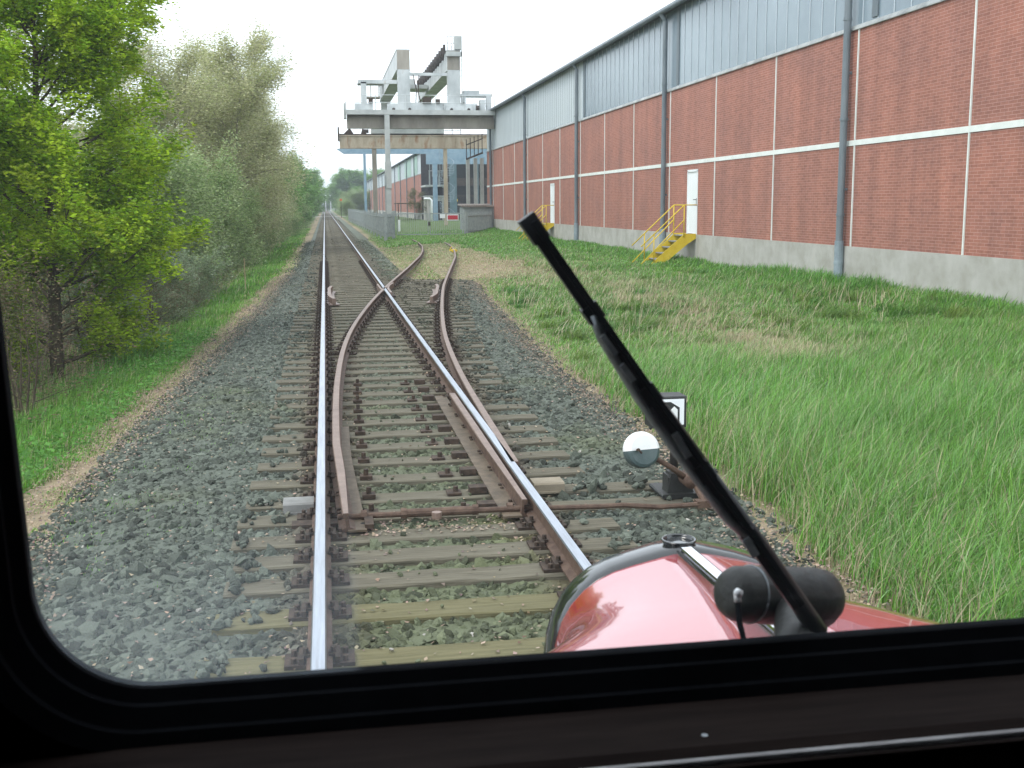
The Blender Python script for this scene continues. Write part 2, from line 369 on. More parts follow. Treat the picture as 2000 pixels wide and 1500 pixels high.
for s_ in (-1, 1):
    pl.box(s_*.075, s_*.100, -.075, .075, -.148, -.118)
    pl.box(s_*.045, s_*.085, -.03, .03, -.137, -.119)
    pl.tube([(s_*.125, .045, -.148), (s_*.125, .045, -.118)], .016, 6); pl.tube([(s_*.125, -.045, -.148), (s_*.125, -.045, -.122)], .016, 6)
    pl.tube([(s_*.066, 0, -.12), (s_*.066, 0, -.092)], .015, 6)
plate0 = pl.build('tie_plate', M['plate'])
plate_used = False
variants = {}
def add_plate(parent, dx):
    global plate_used
    if not plate_used: p = plate0; plate_used = True
    else: p = plate0.copy(); COL.objects.link(p)
    p.parent = parent; p.location = (dx, 0, .0)
for k, y in enumerate(SY):
    xl, xr = -.66+random.uniform(-.03, .03), 1.97+random.uniform(-.03, .03)
    rails = [RL, RR]
    if 8.1 < y < 33.4:
        xr = float(stock_x(y))+.62+random.uniform(-.03, .03); rails.append(float(blade_x(y)))
        if y > 13: rails.append(float(stock_x(y)))
    if k in (7, 8): xr = 2.95
    if k in (3, 4): xr = 2.2
    key = None if (k < 4 or 8.1 < y < 33.4 or k in (7, 8)) else k % 5
    if key is not None and key in variants:
        o = variants[key].copy(); COL.objects.link(o)
    else:
        mt = M['sleeper_green'] if k in (1, 2, 3) else M['sleeper']
        o = sleeper_mesh(xl, xr, k).build('sleeper', mt)
        if key is not None: variants[key] = o
    o.location = (0, y, random.uniform(-.004, .003)); o.rotation_euler = (0, 0, random.uniform(-.008, .008))
    if k in (1, 2, 3): lb = 'mossy greenish wooden sleeper, one of the few nearest the window'
    elif k in (7, 8): lb = 'long wooden sleeper reaching out to the switch stand beside the points'
    elif 8.1 < y < 33.4: lb = 'long wooden sleeper under the splitting rails of the points'
    elif y < 8.2: lb = 'plain grey wooden sleeper in front of the points'
    else: lb = 'distant wooden sleeper of the straight track beyond the points'
    tag(o, lb, 'sleeper', {'m': 'mossy sleepers nearest the window', 'l': 'long sleepers carrying the switch stand', 'p': 'long sleepers under the points', 'n': 'plain sleepers in front of the points', 'd': 'sleepers of the straight track beyond the points'}['m' if k in (1, 2, 3) else 'l' if k in (7, 8) else 'p' if 8.1 < y < 33.4 else 'n' if y < 8.2 else 'd'])
    if y < 45:
        done = []
        for rx in sorted(rails):
            if all(abs(rx-q) > .3 for q in done): add_plate(o, rx); done.append(rx)
    SX[k] = (xl, xr)
b = MB(); y = SY[-1]+.6
while y < 330: b.box(-.66, 1.97, y-.125, y+.125, -.3, -.17); y += .6
tag(b.build('far_sleepers', M['sleeper']), 'far sleepers merging into a grey strip at the end of the straight track', 'sleepers', kind='stuff')

# ------------------------------------------------------------------ rails
PROF = [(-.0625, -.149), (.0625, -.149), (.0625, -.138), (.012, -.120), (.009, -.045), (.034, -.034), (.036, -.010), (.030, -.002), (-.030, -.002), (-.036, -.010), (-.034, -.034), (-.009, -.045), (-.012, -.120), (-.0625, -.138)]
PROF = [(a, b+(.002 if b == -.002 else 0)) for a, b in PROF]
def rail(name, pts, mats, label, cat='rail', group=None, taper=None, dz=0, parent=None, wide=1.):
    n = len(PROF); vs = []; P = np.array(pts, float)
    for i, p in enumerate(P):
        d = P[min(i+1, len(P)-1)]-P[max(i-1, 0)]; d /= np.linalg.norm(d); q = np.array([d[1], -d[0]])
        for (a, z) in PROF:
            if taper is not None: # planed head near the tip
                t = np.clip((np.linalg.norm(p-P[0]))/taper[0], 0, 1)
                if z > -.05: a = np.clip(a, -.036 if taper[1] > 0 else -.036*t-.004, .036 if taper[1] < 0 else .036*t+.004); z = z-(1-t)*.018
            vs.append((p[0]+q[0]*a*wide, p[1]+q[1]*a*wide, z+dz))
    fs = []; mi = []
    for i in range(len(P)-1):
        for k in range(n):
            fs.append((i*n+k, i*n+(k+1) % n, (i+1)*n+(k+1) % n, (i+1)*n+k)); mi.append(1 if k in (6, 7, 8) else 0)
    fs += [tuple(range(n-1, -1, -1)), tuple(range((len(P)-1)*n, len(P)*n))]; mi += [0, 0]
    b = MB(); b.v = vs; b.f = fs; b.mi = mi
    o = b.build(name, mats, parent)
    if label: tag(o, label, cat, group)
    return o
straight = [RS for RS in list(np.arange(-3, 40, 1.5))+list(np.arange(40, 700, 10))]
shiny = [M['railside'], M['railtop']]; dull = [M['railside'], M['railbrown']]
rail('rail', [(RL, y) for y in straight], shiny, 'long straight shiny rail, leftmost, running to the horizon')
rail('rail', [(RR, y) for y in straight], shiny, 'straight shiny rail crossing the rusty one at the frog, right side of main track')
def dense(fn, y0, y1, st=.4): return [(float(fn(y)), y) for y in np.arange(y0, y1+1e-6, st)]
# smooth the curve data
kk = np.arange(6, 72, .1)
_b = blade_x(kk); _s = stock_x(kk)
for _ in range(3):
    ker = np.ones(25)/25
    _b = np.concatenate([_b[:12], np.convolve(_b, ker, 'valid'), _b[-12:]]); _s = np.concatenate([_s[:12], np.convolve(_s, ker, 'valid'), _s[-12:]])
bxs = lambda y: np.interp(y, kk, _b); sxs = lambda y: np.interp(y, kk, _s)
o = rail('rail', dense(bxs, 11.2, 68.), dull, 'rusty curved rail that crosses the shiny rail at the frog and ends in the grass')
o = rail('switch_blade', [(bxs(y)+.055*max(0, (9.6-y)/2.2), y) for y in list(np.arange(7.38, 11.2, .2))+[11.22]], dull, None, taper=(1.6, 1), parent=o)
o['label'] = 'rusty open switch blade with a chipped tip'
b = MB(); n_ = 12; vs = []
for k in range(n_):
    y = 7.36+(11.0-7.36)*k/(n_-1); x = float(bxs(y))+.055*max(0, (9.6-y)/2.2)
    vs += [(x+.0, y, -.149), (x+.125, y, -.149), (x+.125, y, -.134), (x+.0, y, -.134)]
b.add(vs, [(i*4+k, i*4+(k+1) % 4, i*4+4+(k+1) % 4, i*4+4+k) for i in range(n_-1) for k in range(4)]+[(0, 1, 2, 3), tuple(range(n_*4-4, n_*4))])
fl = b.build('foot_plate', M['foot'], o)
b = MB(); b.tube([(.19, 7.52, -.14), (.19, 7.52, -.1325)], .018, 12); b.build('bolt_hole', M['black_void'], o)
o = rail('rail', dense(sxs, 8.6, 68.), dull, 'rusty curved rail furthest right, ending at a yellow clamp in the grass')
o = rail('switch_blade', [(RR-.088, y) for y in np.arange(7.55, 12.2, .3)], dull, None, taper=(2.5, -1), dz=-.012, parent=o)
o['label'] = 'rusty closed switch blade'
b = MB(); b.box(RR-.235, RR-.100, 7.5, 12.6, -.1485, -.134); b.build('foot_plate', M['foot'], o)
# guard rails and frog wings
def guard(name, pts, label, group=None):
    b = MB(); P = [np.array((x, y, 0)) for x, y in pts]
    for i in range(len(P)-1):
        b.beam(P[i]+[0, 0, -.06], P[i+1]+[0, 0, -.06], .075, .13); b.beam(P[i]+[0, 0, -.14], P[i+1]+[0, 0, -.14], .24, .02)
    return tag(b.build(name, M['railbrown']), label, 'guard rail', group)
guard('guard_rail', [(RL+.24, 25.0), (RL+.14, 25.9), (RL+.14, 28.2), (RL+.20, 29.0)], 'short rusty guard rail beside the left shiny rail near the frog')
sx = lambda y: float(sxs(y))
guard('guard_rail', [(sx(25.0)-.25, 25.0), (sx(25.9)-.15, 25.9), (sx(28.2)-.15, 28.2), (sx(29.0)-.2, 29.0)], 'short rusty guard rail beside the right rusty rail near the frog')
fr = empty('crossing_frog', (RR, 28, -.1), 'rusty frog casting with flared wing rails where two rails cross', 'frog')
for p in ([(RR-.10, 29.6), (RR-.10, 28.6), (1.33, 27.2)], [(RR+.34, 30.), (RR+.16, 28.9), (RR+.09, 28.0), (RR+.085, 26.6)]):
    b = MB()
    for i in range(len(p)-1): b.beam((p[i][0], p[i][1], -.07), (p[i+1][0], p[i+1][1], -.07), .05, .13)
    b.build('wing_rail', M['railbrown'], fr)
b = MB(); b.box(RR-.16, RR+.22, 27., 29.2, -.149, -.125); b.build('base_plate', M['plate'], fr)
for (x, y, s) in ((RL, 48.3, 1),):
    b = MB(); b.box(x-.06, x+.06, y-.28, y+.28, -.115, -.04); b.box(x-.045, x+.045, y-.03, y+.03, -.03, .006)
    tag(b.build('rail_joint', M['dark_steel']), 'small black joint on the left shiny rail far down the track', 'rail joint')
b = MB(); b.box(sx(51.5)-.10, sx(51.5)+.10, 51.3, 51.7, -.12, .02); b.box(sx(51.5)-.2, sx(51.5)+.16, 51.4, 51.6, -.06, -.02)
b.tube([(sx(51.5)-.2, 51.5, -.02), (sx(51.5)-.1, 51.45, .14)], .02)
tag(b.build('rail_clamp', M['yellow'], bevel=.01), 'small yellow clamp on the far end of the rusty rail', 'clamp')

# throw rod, chair slide blocks, pale covers
t = empty('point_rodding', (.65, 7.62, -.12), 'rusty throw rods joining the two switch blades to the lever stand', 'throw rod')
b = MB(); b.tube([(.02, 7.64, -.115), (1.42, 7.62, -.115)], .021, 10); b.tube([(.50, 7.64, -.112), (.98, 7.63, -.112)], .031, 10)
for x in (.48, .99, .2, 1.24): b.tube([(x-.02, 7.64, -.112), (x+.02, 7.64, -.112)], .04, 8)
b.build('connecting_rod', M['railside'], t, smooth=False)
b = MB(); b.tube([(.70, 7.50, -.12), (.70, 7.50, -.075)], .035, 12); b.build('clevis', M['railbrown'], t)
b = MB(); b.tube([(1.45, 7.60, -.115), (1.9, 7.58, -.12), (2.05, 7.55, -.11), (2.32, 7.50, -.125), (2.66, 7.52, -.125)], .019, 8); b.build('throw_rod', M['railside'], t)
b = MB(); b.box(-.30, .16, 7.57, 7.70, -.165, -.14); b.box(.2, .26, 7.4, 7.66, -.14, -.11); b.build('lock_bar', M['plate'], t)
for (x0, x1, y, c, lb) in ((-.37, -.15, 8.05, 'concrete_pale', 'pale metal cover box left of the left rail at the points'), (1.52, 1.76, 8.28, 'joint', 'pale wooden cover box right of the right rail at the points')):
    b = MB(); b.box(x0, x1, y-.10, y+.10, -.165, -.085, .012); b.box(x0+.01, x1-.01, y-.11, y+.11, -.165, -.15)
    tag(b.build('lock_cover', mat('grey cover box', (.17, .17, .16), (.25, .25, .24), .8, scale=6) if c != 'joint' else mat('tan timber', (.2, .17, .12), (.27, .23, .17), .8, scale=6)), lb, 'cover box')
for k in range(7, 18):
    y = SY[k]
    b = MB()
    for (x, w) in ((float(bxs(y))+.23, .05), (RR-.31, .065)):
        b.box(x-w, x+w, y-.055, y+.055, -.166, -.135 if w < .06 else -.115)
        if w > .06: b.box(x-.24, x-.13, y-.07, y+.07, -.166, -.15); b.tube([(x-.17, y, -.15), (x-.17, y, -.11)], .022, 6)
        else: b.tube([(x, y, -.13), (x, y, -.085)], .022, 6)
    tag(b.build('slide_chair', M['plate']), 'rusty bolted slide chairs under the switch blades', 'slide chair', 'slide chairs under the switch blades')

# ------------------------------------------------------------------ switch stand
st = empty('switch_stand', (2.57, 8.0, -.17), 'black switch stand with white and black lantern box and counterweight lever', 'switch stand')
b = MB(); b.box(2.44, 2.76, 7.84, 8.20, -.165, -.13, .01); b.box(2.50, 2.66, 7.90, 8.04, -.12, .0, .015)
b.prism([(2.49, -.13), (2.70, -.13), (2.63, .02), (2.52, .02)], 7.88, 8.02); b.build('base_casting', M['motor'], st)
b = MB(); b.tube([(2.565, 7.97, .03), (2.565, 7.97, .40)], [.034, .022], 12); b.tube([(2.565, 7.97, .20), (2.565, 7.97, .24)], .035, 12); b.build('post', M['dark_steel'], st, smooth=True)
lv = MB(); lv.tube([(2.62, 7.80, -.01), (2.48, 7.72, .10), (2.25, 7.62, .25)], [.026, .021, .017], 10); lv.tube([(2.62, 7.70, -.01), (2.62, 7.90, -.01)], .05, 12)
lvo = lv.build('lever', M['railside'], st, smooth=True)
lv = MB(); lv.tube([(2.66, 7.52, -.12), (2.66, 7.80, -.02)], .022, 8); lv.box(2.60, 2.74, 7.5, 7.58, -.15, -.10); lv.build('crank', M['railside'], st)
def halfdisc(a0, a1, name, m, par, c=(2.20, 7.60, .280), R_=.133, T_=.055):
    b = MB(); n = 28; ax = Matrix.Rotation(math.radians(12), 3, 'Z') @ Matrix.Rotation(math.radians(-14), 3, 'X')
    prof = [(0, -T_), (R_*.80, -T_), (R_*.95, -T_*.8), (R_, -T_*.3), (R_, T_*.3), (R_*.95, T_*.8), (R_*.8, T_), (0, T_)]
    vs = []; fs = []
    for i in range(n+1):
        t_ = a0+(a1-a0)*i/n
        for (r_, h_) in prof:
            p = ax @ Vector((r_*math.cos(t_), h_, r_*math.sin(t_))); vs.append((c[0]+p.x, c[1]+p.y, c[2]+p.z))
    m_ = len(prof)
    for i in range(n):
        for k in range(m_-1): fs.append((i*m_+k, i*m_+k+1, (i+1)*m_+k+1, (i+1)*m_+k))
    fs += [tuple(range(m_)), tuple(range(n*m_+m_-1, n*m_-1, -1))]
    b.add(vs, fs); o = b.build(name, m, par)
    return o
halfdisc(0, math.pi, 'counterweight_upper', M['ball_white'], lvo); halfdisc(math.pi, 2*math.pi, 'counterweight_lower', M['ball_dark'], lvo)
b = MB(); b.tube([(2.155, 7.545, .293), (2.15, 7.49, .308)], .011, 8); b.tube([(2.15, 7.495, .308), (2.175, 7.50, .28)], .008, 8); b.build('set_screw', M['plate'], lvo)
# lantern: a flat box with an angled arrow face
lb_ = MB(); lb_.box(2.36, 2.625, 7.87, 8.07, .375, .615, .008)
lan = lb_.build('lantern_box', M['motor'], st)
b = MB(); b.prism([(2.385, .595), (2.605, .595), (2.605, .40), (2.572, .40), (2.572, .53), (2.50, .575), (2.385, .575)], 7.862, 7.869); b.build('white_panel', M['white'], lan)
b = MB(); b.prism([(2.49, .42), (2.555, .42), (2.555, .515), (2.53, .54), (2.49, .50)], 7.862, 7.869); b.build('arrow_panel', M['ball_white'], lan)

# ------------------------------------------------------------------ ballast stones (real stones near the camera)
def ico():
    t = (1+5**.5)/2
    v = np.array([(-1, t, 0), (1, t, 0), (-1, -t, 0), (1, -t, 0), (0, -1, t), (0, 1, t), (0, -1, -t), (0, 1, -t), (t, 0, -1), (t, 0, 1), (-t, 0, -1), (-t, 0, 1)], float)
    f = np.array([(0, 11, 5), (0, 5, 1), (0, 1, 7), (0, 7, 10), (0, 10, 11), (1, 5, 9), (5, 11, 4), (11, 10, 2), (10, 7, 6), (7, 1, 8), (3, 9, 4), (3, 4, 2), (3, 2, 6), (3, 6, 8), (3, 8, 9), (4, 9, 5), (2, 4, 11), (6, 2, 10), (8, 6, 7), (9, 8, 1)])
    return v/np.linalg.norm(v[0]), f
IV, IF = ico()
def rotmats(n, tilt=math.pi):
    q = rng.normal(size=(n, 4)); q /= np.linalg.norm(q, axis=1)[:, None]
    w, x, y, z = q.T
    return np.stack([1-2*(y*y+z*z), 2*(x*y-z*w), 2*(x*z+y*w), 2*(x*y+z*w), 1-2*(x*x+z*z), 2*(y*z-x*w), 2*(x*z-y*w), 2*(y*z+x*w), 1-2*(x*x+y*y)], -1).reshape(-1, 3, 3)
def in_sleeper(x, y):
    r = np.zeros(len(x), bool)
    for k, sy in enumerate(SY[:110]):
        a, b_ = SX[k]; r |= (np.abs(y-sy) < .115) & (x > a+.02) & (x < b_-.02)
    return r
SA, SXX, SZZ, SS = [], [], [], []
def scatter(y0, y1, dens, size, zoff):
    area = (y1-y0)*6.6; n = int(area*dens)
    x = rng.uniform(-2.2, 4.4, n); y = rng.uniform(y0, y1, n)
    ok = (x > brk_left(y)-.25+rng.normal(0, .16, n)) & (x < brk_right(y)+.02+rng.normal(0, .12, n)) & ((y < 33.9) | (x < 2.6))
    ok &= ~(in_sleeper(x, y) & (rng.random(n) > .012+((x < -.28) | (x > 1.72))*.5*(fbm(x*2.5, y*1.1, 41) > .56)))
    dr = np.minimum(np.abs(x-RL), np.abs(x-RR)); tu = (y > 8)
    dr = np.where(tu, np.minimum(dr, np.minimum(np.abs(x-bxs(y)), np.abs(x-sxs(y)))), dr)
    ok &= (dr > .07)
    x = x[ok]; y = y[ok]; n = len(x)
    s = size*rng.lognormal(0, .28, n)*.5
    z = gz(x, y)+.02+zoff+s*rng.uniform(-.4, .3, n)
    isl = in_sleeper(x, y); s = np.where(isl, s*np.where((x < -.25) | (x > 1.7), .85, .5), s); z = np.where(isl, -.168+s*.4, z)
    base = IV[None]*rng.uniform(.62, 1.15, (n, 12, 1))*np.stack([rng.uniform(.8, 1.35, n), rng.uniform(.7, 1.1, n), rng.uniform(.45, .8, n)], -1)[:, None]
    P = np.einsum('nij,nkj->nki', rotmats(n), base)*s[:, None, None]+np.stack([x, y, z], -1)[:, None]
    c = ballast_col(x, y)*rng.uniform(.45, 1.55, (n, 1))*.85
    pale = (rng.random(n) < .010) & (s < size*.52); c[pale] = rng.uniform(.25, .42, (pale.sum(), 1))*np.array([1, .95, .85])
    SA.append(P.reshape(-1, 3)); SXX.append(np.repeat(c, 12, 0)); SS.append(n)
scatter(3.8, 8.5, 1050, .068, -.014)
scatter(8.5, 14, 1150, .060, -.014)
scatter(14, 24, 900, .056, -.014)
scatter(24, 40, 420, .062, -.014)
scatter(40, 75, 130, .075, -.018)
n = sum(SS); P = np.concatenate(SA); F3 = (IF[None]+(np.arange(n)*12)[:, None, None]).reshape(-1, 3)
tag(npmesh('ballast_stones', P, F3, M['stone'], np.concatenate(SXX)), 'grey green crushed stone ballast around the sleepers', 'ballast', kind='stuff')

# ------------------------------------------------------------------ leaf litter
def litter(n, y0, y1, wfun, size):
    x = rng.uniform(-2.9, 4.9, n); y = y0+(y1-y0)*rng.random(n)**1.3
    w = wfun(x, y); ok = rng.random(n) < w; x = x[ok]; y = y[ok]; n = len(x)
    s = size*rng.uniform(.5, 1.3, n)
    q = np.array([(-1, 0, .15), (0, -.75, 0), (1, 0, .2), (0, .75, .0)])[None]*np.ones((n, 1, 1)); q[..., 2] += rng.uniform(-.5, .5, (n, 4))
    a_ = rng.uniform(0, 6.28, n); ca, sa = np.cos(a_), np.sin(a_)
    X_ = q[..., 0]*ca[:, None]-q[..., 1]*sa[:, None]; Y_ = q[..., 0]*sa[:, None]+q[..., 1]*ca[:, None]
    z = gz(x, y)+.036+.012*rng.random(n); z = np.where(in_sleeper(x, y), -.163, z)
    P = np.stack([x[:, None]+X_*s[:, None], y[:, None]+Y_*s[:, None], z[:, None]+q[..., 2]*s[:, None]], -1).reshape(-1, 3)
    c = np.array([.30, .23, .17])[None]*rng.uniform(.4, 1.45, (n, 1))+rng.uniform(-.02, .03, (n, 3))
    return P, np.repeat(c, 4, 0), n
def wl(x, y):
    u = x-brk_right(y); v = brk_left(y)-x; m = fbm(x*1.6, y*1.6, 51)
    e = np.clip(1-np.abs(u-.02)/.42, 0, 1)+np.clip(1.3-np.abs(v-.5)/.5, 0, 1)*1.1
    d = np.minimum(np.abs(x-RL), np.abs(x-RR)); r = np.clip(1-d/.35, 0, 1)*.14
    g = (np.abs(y-7.6) < .3)*(x > 0)*(x < 1.4)*.6
    return np.clip(e*1.1*(m*1.6-.1)+(r+.035)*(m > .35)+g, 0, 1)*(y < 40)*((u < .7))*(v < 1.5)
P, c, n = litter(300000, 4., 40, wl, .0135)
tag(npmesh('leaf_litter', P, (np.arange(n)*4)[:, None]+np.arange(4), M['litter'], c), 'pale dry leaf litter along the gravel edges and rails', 'leaf litter', kind='stuff')

# ------------------------------------------------------------------ grass
def blades(x, y, h, w, lean, col, segs=3):
    n = len(x); z = gz(x, y)-.01
    az = rng.uniform(0, 2*math.pi, n); fa = az+rng.uniform(1.1, 2.0, n)
    wind = np.array([.55, .15])
    L = []; C = []
    for i in range(segs+1):
        t = i/segs; off = lean*h*t**2.0
        px = x+(np.cos(az)+wind[0])*off*.7; py = y+(np.sin(az)+wind[1])*off*.7; pz = z+h*(t-.36*lean*t**2.4)
        ww = w*(1-t)**.6*.5 if i < segs else w*0
        L.append(np.stack([px-np.cos(fa)*ww, py-np.sin(fa)*ww, pz], -1)); L.append(np.stack([px+np.cos(fa)*ww, py+np.sin(fa)*ww, pz], -1))
        cc = col; C += [cc, cc]
    P = np.stack(L, 1); Cc = np.stack(C, 1); m = 2*(segs+1)
    f = np.array([(2*i, 2*i+1, 2*i+3, 2*i+2) for i in range(segs)])
    return P.reshape(-1, 3), Cc.reshape(-1, 3), (f[None]+(np.arange(n)*m)[:, None, None]).reshape(-1, 4)
def grass_col(x, y, dryw):
    n = len(x); g = fbm(x*.9, y*.9, 61)
    G = np.stack([.11+.10*g, .29+.12*g, .03+.028*g], -1)*rng.uniform(.4, 1.4, (n, 1))
    bl_ = rng.random(n)[:, None] < .22; G = np.where(bl_, G*np.array([.9, 1.0, 1.6]), G)
    D = np.array([.52, .43, .28])*rng.uniform(.6, 1.25, (n, 1))
    return np.where((rng.random(n) < dryw)[:, None], D, G)
parts = []
def field(y0, y1, dens, hmul, w, xmax_w=1.):
    a_ = (y1-y0)*9.3; n = int(a_*dens)
    y = rng.uniform(y0, y1, n); x = rng.uniform(2.5, 11.85, n)
    u = x-brk_right(y)
    big = fbm(x*.28, y*.16, 71); med = fbm(x*1.1, y*1.1, 73)
    edge = .28+.35*(vnoise(y*1.7, x*0+.5, 9)-.3)
    ok = (u > edge*np.interp(y, [6, 30], [1, .6])+rng.normal(0, .09, n)) & (x < .72*y+1.8)
    dz = (y > 33.5) & (u < 3.6+1.5*med) & (y < 62)       # trampled dry patch round the siding
    ok &= (~dz) | (rng.random(n) < .85)
    # clumps
    cl = fbm(x*3.1, y*3.1, 75)
    ok &= rng.random(n) < .35+1.1*cl
    x, y, u, big, med, cl, dz = [q[ok] for q in (x, y, u, big, med, cl, dz)]; n = len(x)
    tall = .11+.17*sstep(.35, .65, big)+.17*sstep(16, 8, y)+.17*sstep(10.0, 11.6, x)
    tall *= np.where(dz, .38, 1)*np.interp(y, [5, 22, 40, 75], [1.25, 1.0, .85, .7])*np.clip(.45+u*.8, .3, 1)
    h = tall*rng.uniform(.5, 1.25, n)*hmul*(.75+.5*cl)
    band = np.exp(-((x-np.interp(y, [9, 14, 20, 28, 36], [7.4, 6.3, 6.7, 7.2, 6.4])+.5*(med-.5))**2)/np.interp(y, [9, 20, 36], [.5, 1.4, 3.5]))*sstep(8.5, 12, y)*(1-sstep(38, 50, y))*sstep(.25, .5, fbm(x*.5+3, y*.25, 79))
    tall = tall*(1-.35*band)
    dryw = np.clip(.10+.35*band*sstep(.3, .55, med)+.40*band+np.where(dz, .72, 0)+.35*np.clip(1-u/.8, 0, 1)-.35*sstep(10., 11.5, x), .03, .9)
    c = grass_col(x, y, dryw)
    lush = (sstep(.5, .7, big)*.5+sstep(10.2, 11.5, x)*.5)[:, None]; c = c*(1-lush*np.array([.25, .08, .25])); pl_ = rng.random(n) < .14; c[pl_] = c[pl_]*.5+np.array([.22, .31, .16])
    parts.append(blades(x, y, h, w*rng.uniform(.6, 1.3, n), rng.uniform(.3, 1.45, n), c, 4 if y0 < 16 else 3))
field(4.8, 10, 4200, 1.15, .0066)
field(10, 17, 2600, 1.05, .0095)
field(17, 28, 1150, 1., .018)
field(28, 46, 520, 1., .028)
field(46, 82, 260, .95, .045)
def join(ps):
    V_ = []; C_ = []; F_ = []; o_ = 0
    for P, c, f in ps: V_.append(P); C_.append(c); F_.append(f+o_); o_ += len(P)
    return np.concatenate(V_), np.concatenate(C_), np.concatenate(F_)
# dead stalks with seed heads, tall tufts
n = 3600; y = 6+22*rng.random(n)**1.5; x = rng.uniform(3.2, 11.6, n); ok = (x-brk_right(y) > .4) & (x < .72*y+1.8) & (fbm(x*.8, y*.8, 131) > .42); x = x[ok]; y = y[ok]; n = len(x)
parts.append(blades(x, y, rng.uniform(.28, .52, n), .003+.0005*y, rng.uniform(.2, .9, n), np.array([.58, .5, .34])*rng.uniform(.6, 1.2, (n, 1)), 4))
tx = rng.uniform(3.4, 11.5, 420); ty = 6+24*rng.random(420); ok = (tx-brk_right(ty) > .5) & (tx < .72*ty+1.8); tx = tx[ok]; ty = ty[ok]
k_ = np.repeat(np.arange(len(tx)), 90); n = len(k_); x = tx[k_]+rng.normal(0, .09, n); y = ty[k_]+rng.normal(0, .09, n)
ok = x < 11.85; x = x[ok]; y = y[ok]; k_ = k_[ok]; n = len(x)
parts.append(blades(x, y, (.22+.16*rng.random(len(tx)))[k_]*rng.uniform(.6, 1.2, n), .005+.0006*y, rng.uniform(.4, 1.7, n), (np.array([.10, .25, .05])+np.array([.05, .02, .01])*rng.random((len(tx), 1))*2-.02)[k_]*rng.uniform(.6, 1.3, (n, 1)), 4))
for (ya, yb, dn, w_) in ((4.8, 12, 900, .007), (12, 24, 500, .012), (24, 60, 200, .03)):
    n = int((yb-ya)*2*dn); y = rng.uniform(ya, yb, n); u = rng.uniform(-.35, 1.1, n); ok = fbm(y*1.5, u*1.5+7, 97) > .43-.1*u; y = y[ok]; u = u[ok]; x = u+brk_right(y); n = len(x)
    parts.append(blades(x, y, rng.uniform(.03, .13, n)*np.clip(.4+u, .3, 1), np.full(n, w_), rng.uniform(.3, 1.3, n), grass_col(x, y, .55), 2))
P, c, f = join(parts)
tag(npmesh('meadow_grass', P, f, M['grass'], c), 'tall green and straw coloured grass between the gravel and the brick hall', 'grass', kind='stuff')
# left verge
parts = []
def verge(y0, y1, dens, w, hm=1.):
    a_ = (y1-y0)*4; n = int(a_*dens); y = rng.uniform(y0, y1, n); v = rng.uniform(.0, 4., n); x = brk_left(y)-v
    med = fbm(x*1.2, y*1.2, 83); cl = fbm(x*3.2, y*3.2, 85)
    ok = (v > .62+1.5*(med-.38)+rng.normal(0, .1, n)) & (x > -.40*y-1.5) & (rng.random(n) < .3+1.1*cl) & (rng.random(n) < 1-.8*sstep(2.0, 3.3, v))
    x, y, v, med, cl = [q[ok] for q in (x, y, v, med, cl)]; n = len(x)
    h = (.07+.16*med+.12*sstep(.8, 1.8, v))*rng.uniform(.5, 1.3, n)*hm*np.clip(v*1.1, .3, 1)
    dryw = np.clip(.08+.5*np.clip(1-v/.9, 0, 1)+.35*sstep(1.9, 2.6, v), 0, .9)
    parts.append(blades(x, y, h, w*rng.uniform(.6, 1.3, n), rng.uniform(.1, .9, n), grass_col(x, y, dryw), 3 if y0 < 20 else 2))
verge(5, 10, 1500, .010); verge(10, 18, 1500, .013); verge(18, 30, 900, .02); verge(30, 60, 330, .034); verge(60, 130, 110, .07)
n = 14000; x = brk_left(y0 := 0*np.zeros(n))+0; 
# small weeds on the stones near the left edge
y = rng.uniform(6.5, 14, n); x = brk_left(y)+rng.normal(.1, .4, n); ok = (fbm(x*1.9, y*1.9, 91) > .50); x = x[ok]; y = y[ok]
parts.append(blades(x, y, rng.uniform(.02, .07, len(x)), np.full(len(x), .012), rng.uniform(.3, 1, len(x)), grass_col(x, y, .1)*1.1, 2))
for (ya, yb, dn, w_) in ((5, 12, 1500, .006), (12, 25, 800, .011), (25, 60, 260, .03)):
    n = int((yb-ya)*1.6*dn); y = rng.uniform(ya, yb, n); v = rng.uniform(-.1, 1.5, n); ok = fbm(y*1.3, v*1.3+3, 99) > .40; y = y[ok]; v = v[ok]; x = brk_left(y)-v; n = len(x)
    parts.append(blades(x, y, rng.uniform(.02, .10, n)*np.clip(.5+v, .3, 1.2), np.full(n, w_), rng.uniform(.4, 1.6, n), grass_col(x, y, .6), 3))
P, c, f = join(parts)
tag(npmesh('verge_grass', P, f, M['grass'], c), 'bright green verge grass sloping down from the left gravel edge', 'grass', kind='stuff')
# broad-leaved weeds in the verge
n = 9000; y = rng.uniform(7, 22, n); v = rng.uniform(.6, 2.4, n); x = brk_left(y)-v; ok = (fbm(x*1.4, y*1.4, 95) > .5) & (x > -.42*y-1); x = x[ok]; y = y[ok]; n = len(x)
s = rng.uniform(.018, .05, n); q = np.array([(-1, 0, 0), (0, -.6, .2), (1, 0, 0), (0, .6, .2)])[None]*np.ones((n, 1, 1)); Rm = rotmats(n)
q = np.einsum('nij,nkj->nki', Rm, q); q[..., 2] *= .5
P = (q*s[:, None, None]+np.stack([x, y, gz(x, y)+rng.uniform(.04, .26, n)], -1)[:, None]).reshape(-1, 3)
c = np.repeat(np.array([.10, .25, .045])*rng.uniform(.7, 1.5, (n, 1)), 4, 0)
tag(npmesh('broadleaf_weeds', P, (np.arange(n)*4)[:, None]+np.arange(4), M['leaf'], c), 'low broad leaved weeds mixed into the left verge grass', 'weeds', kind='stuff')

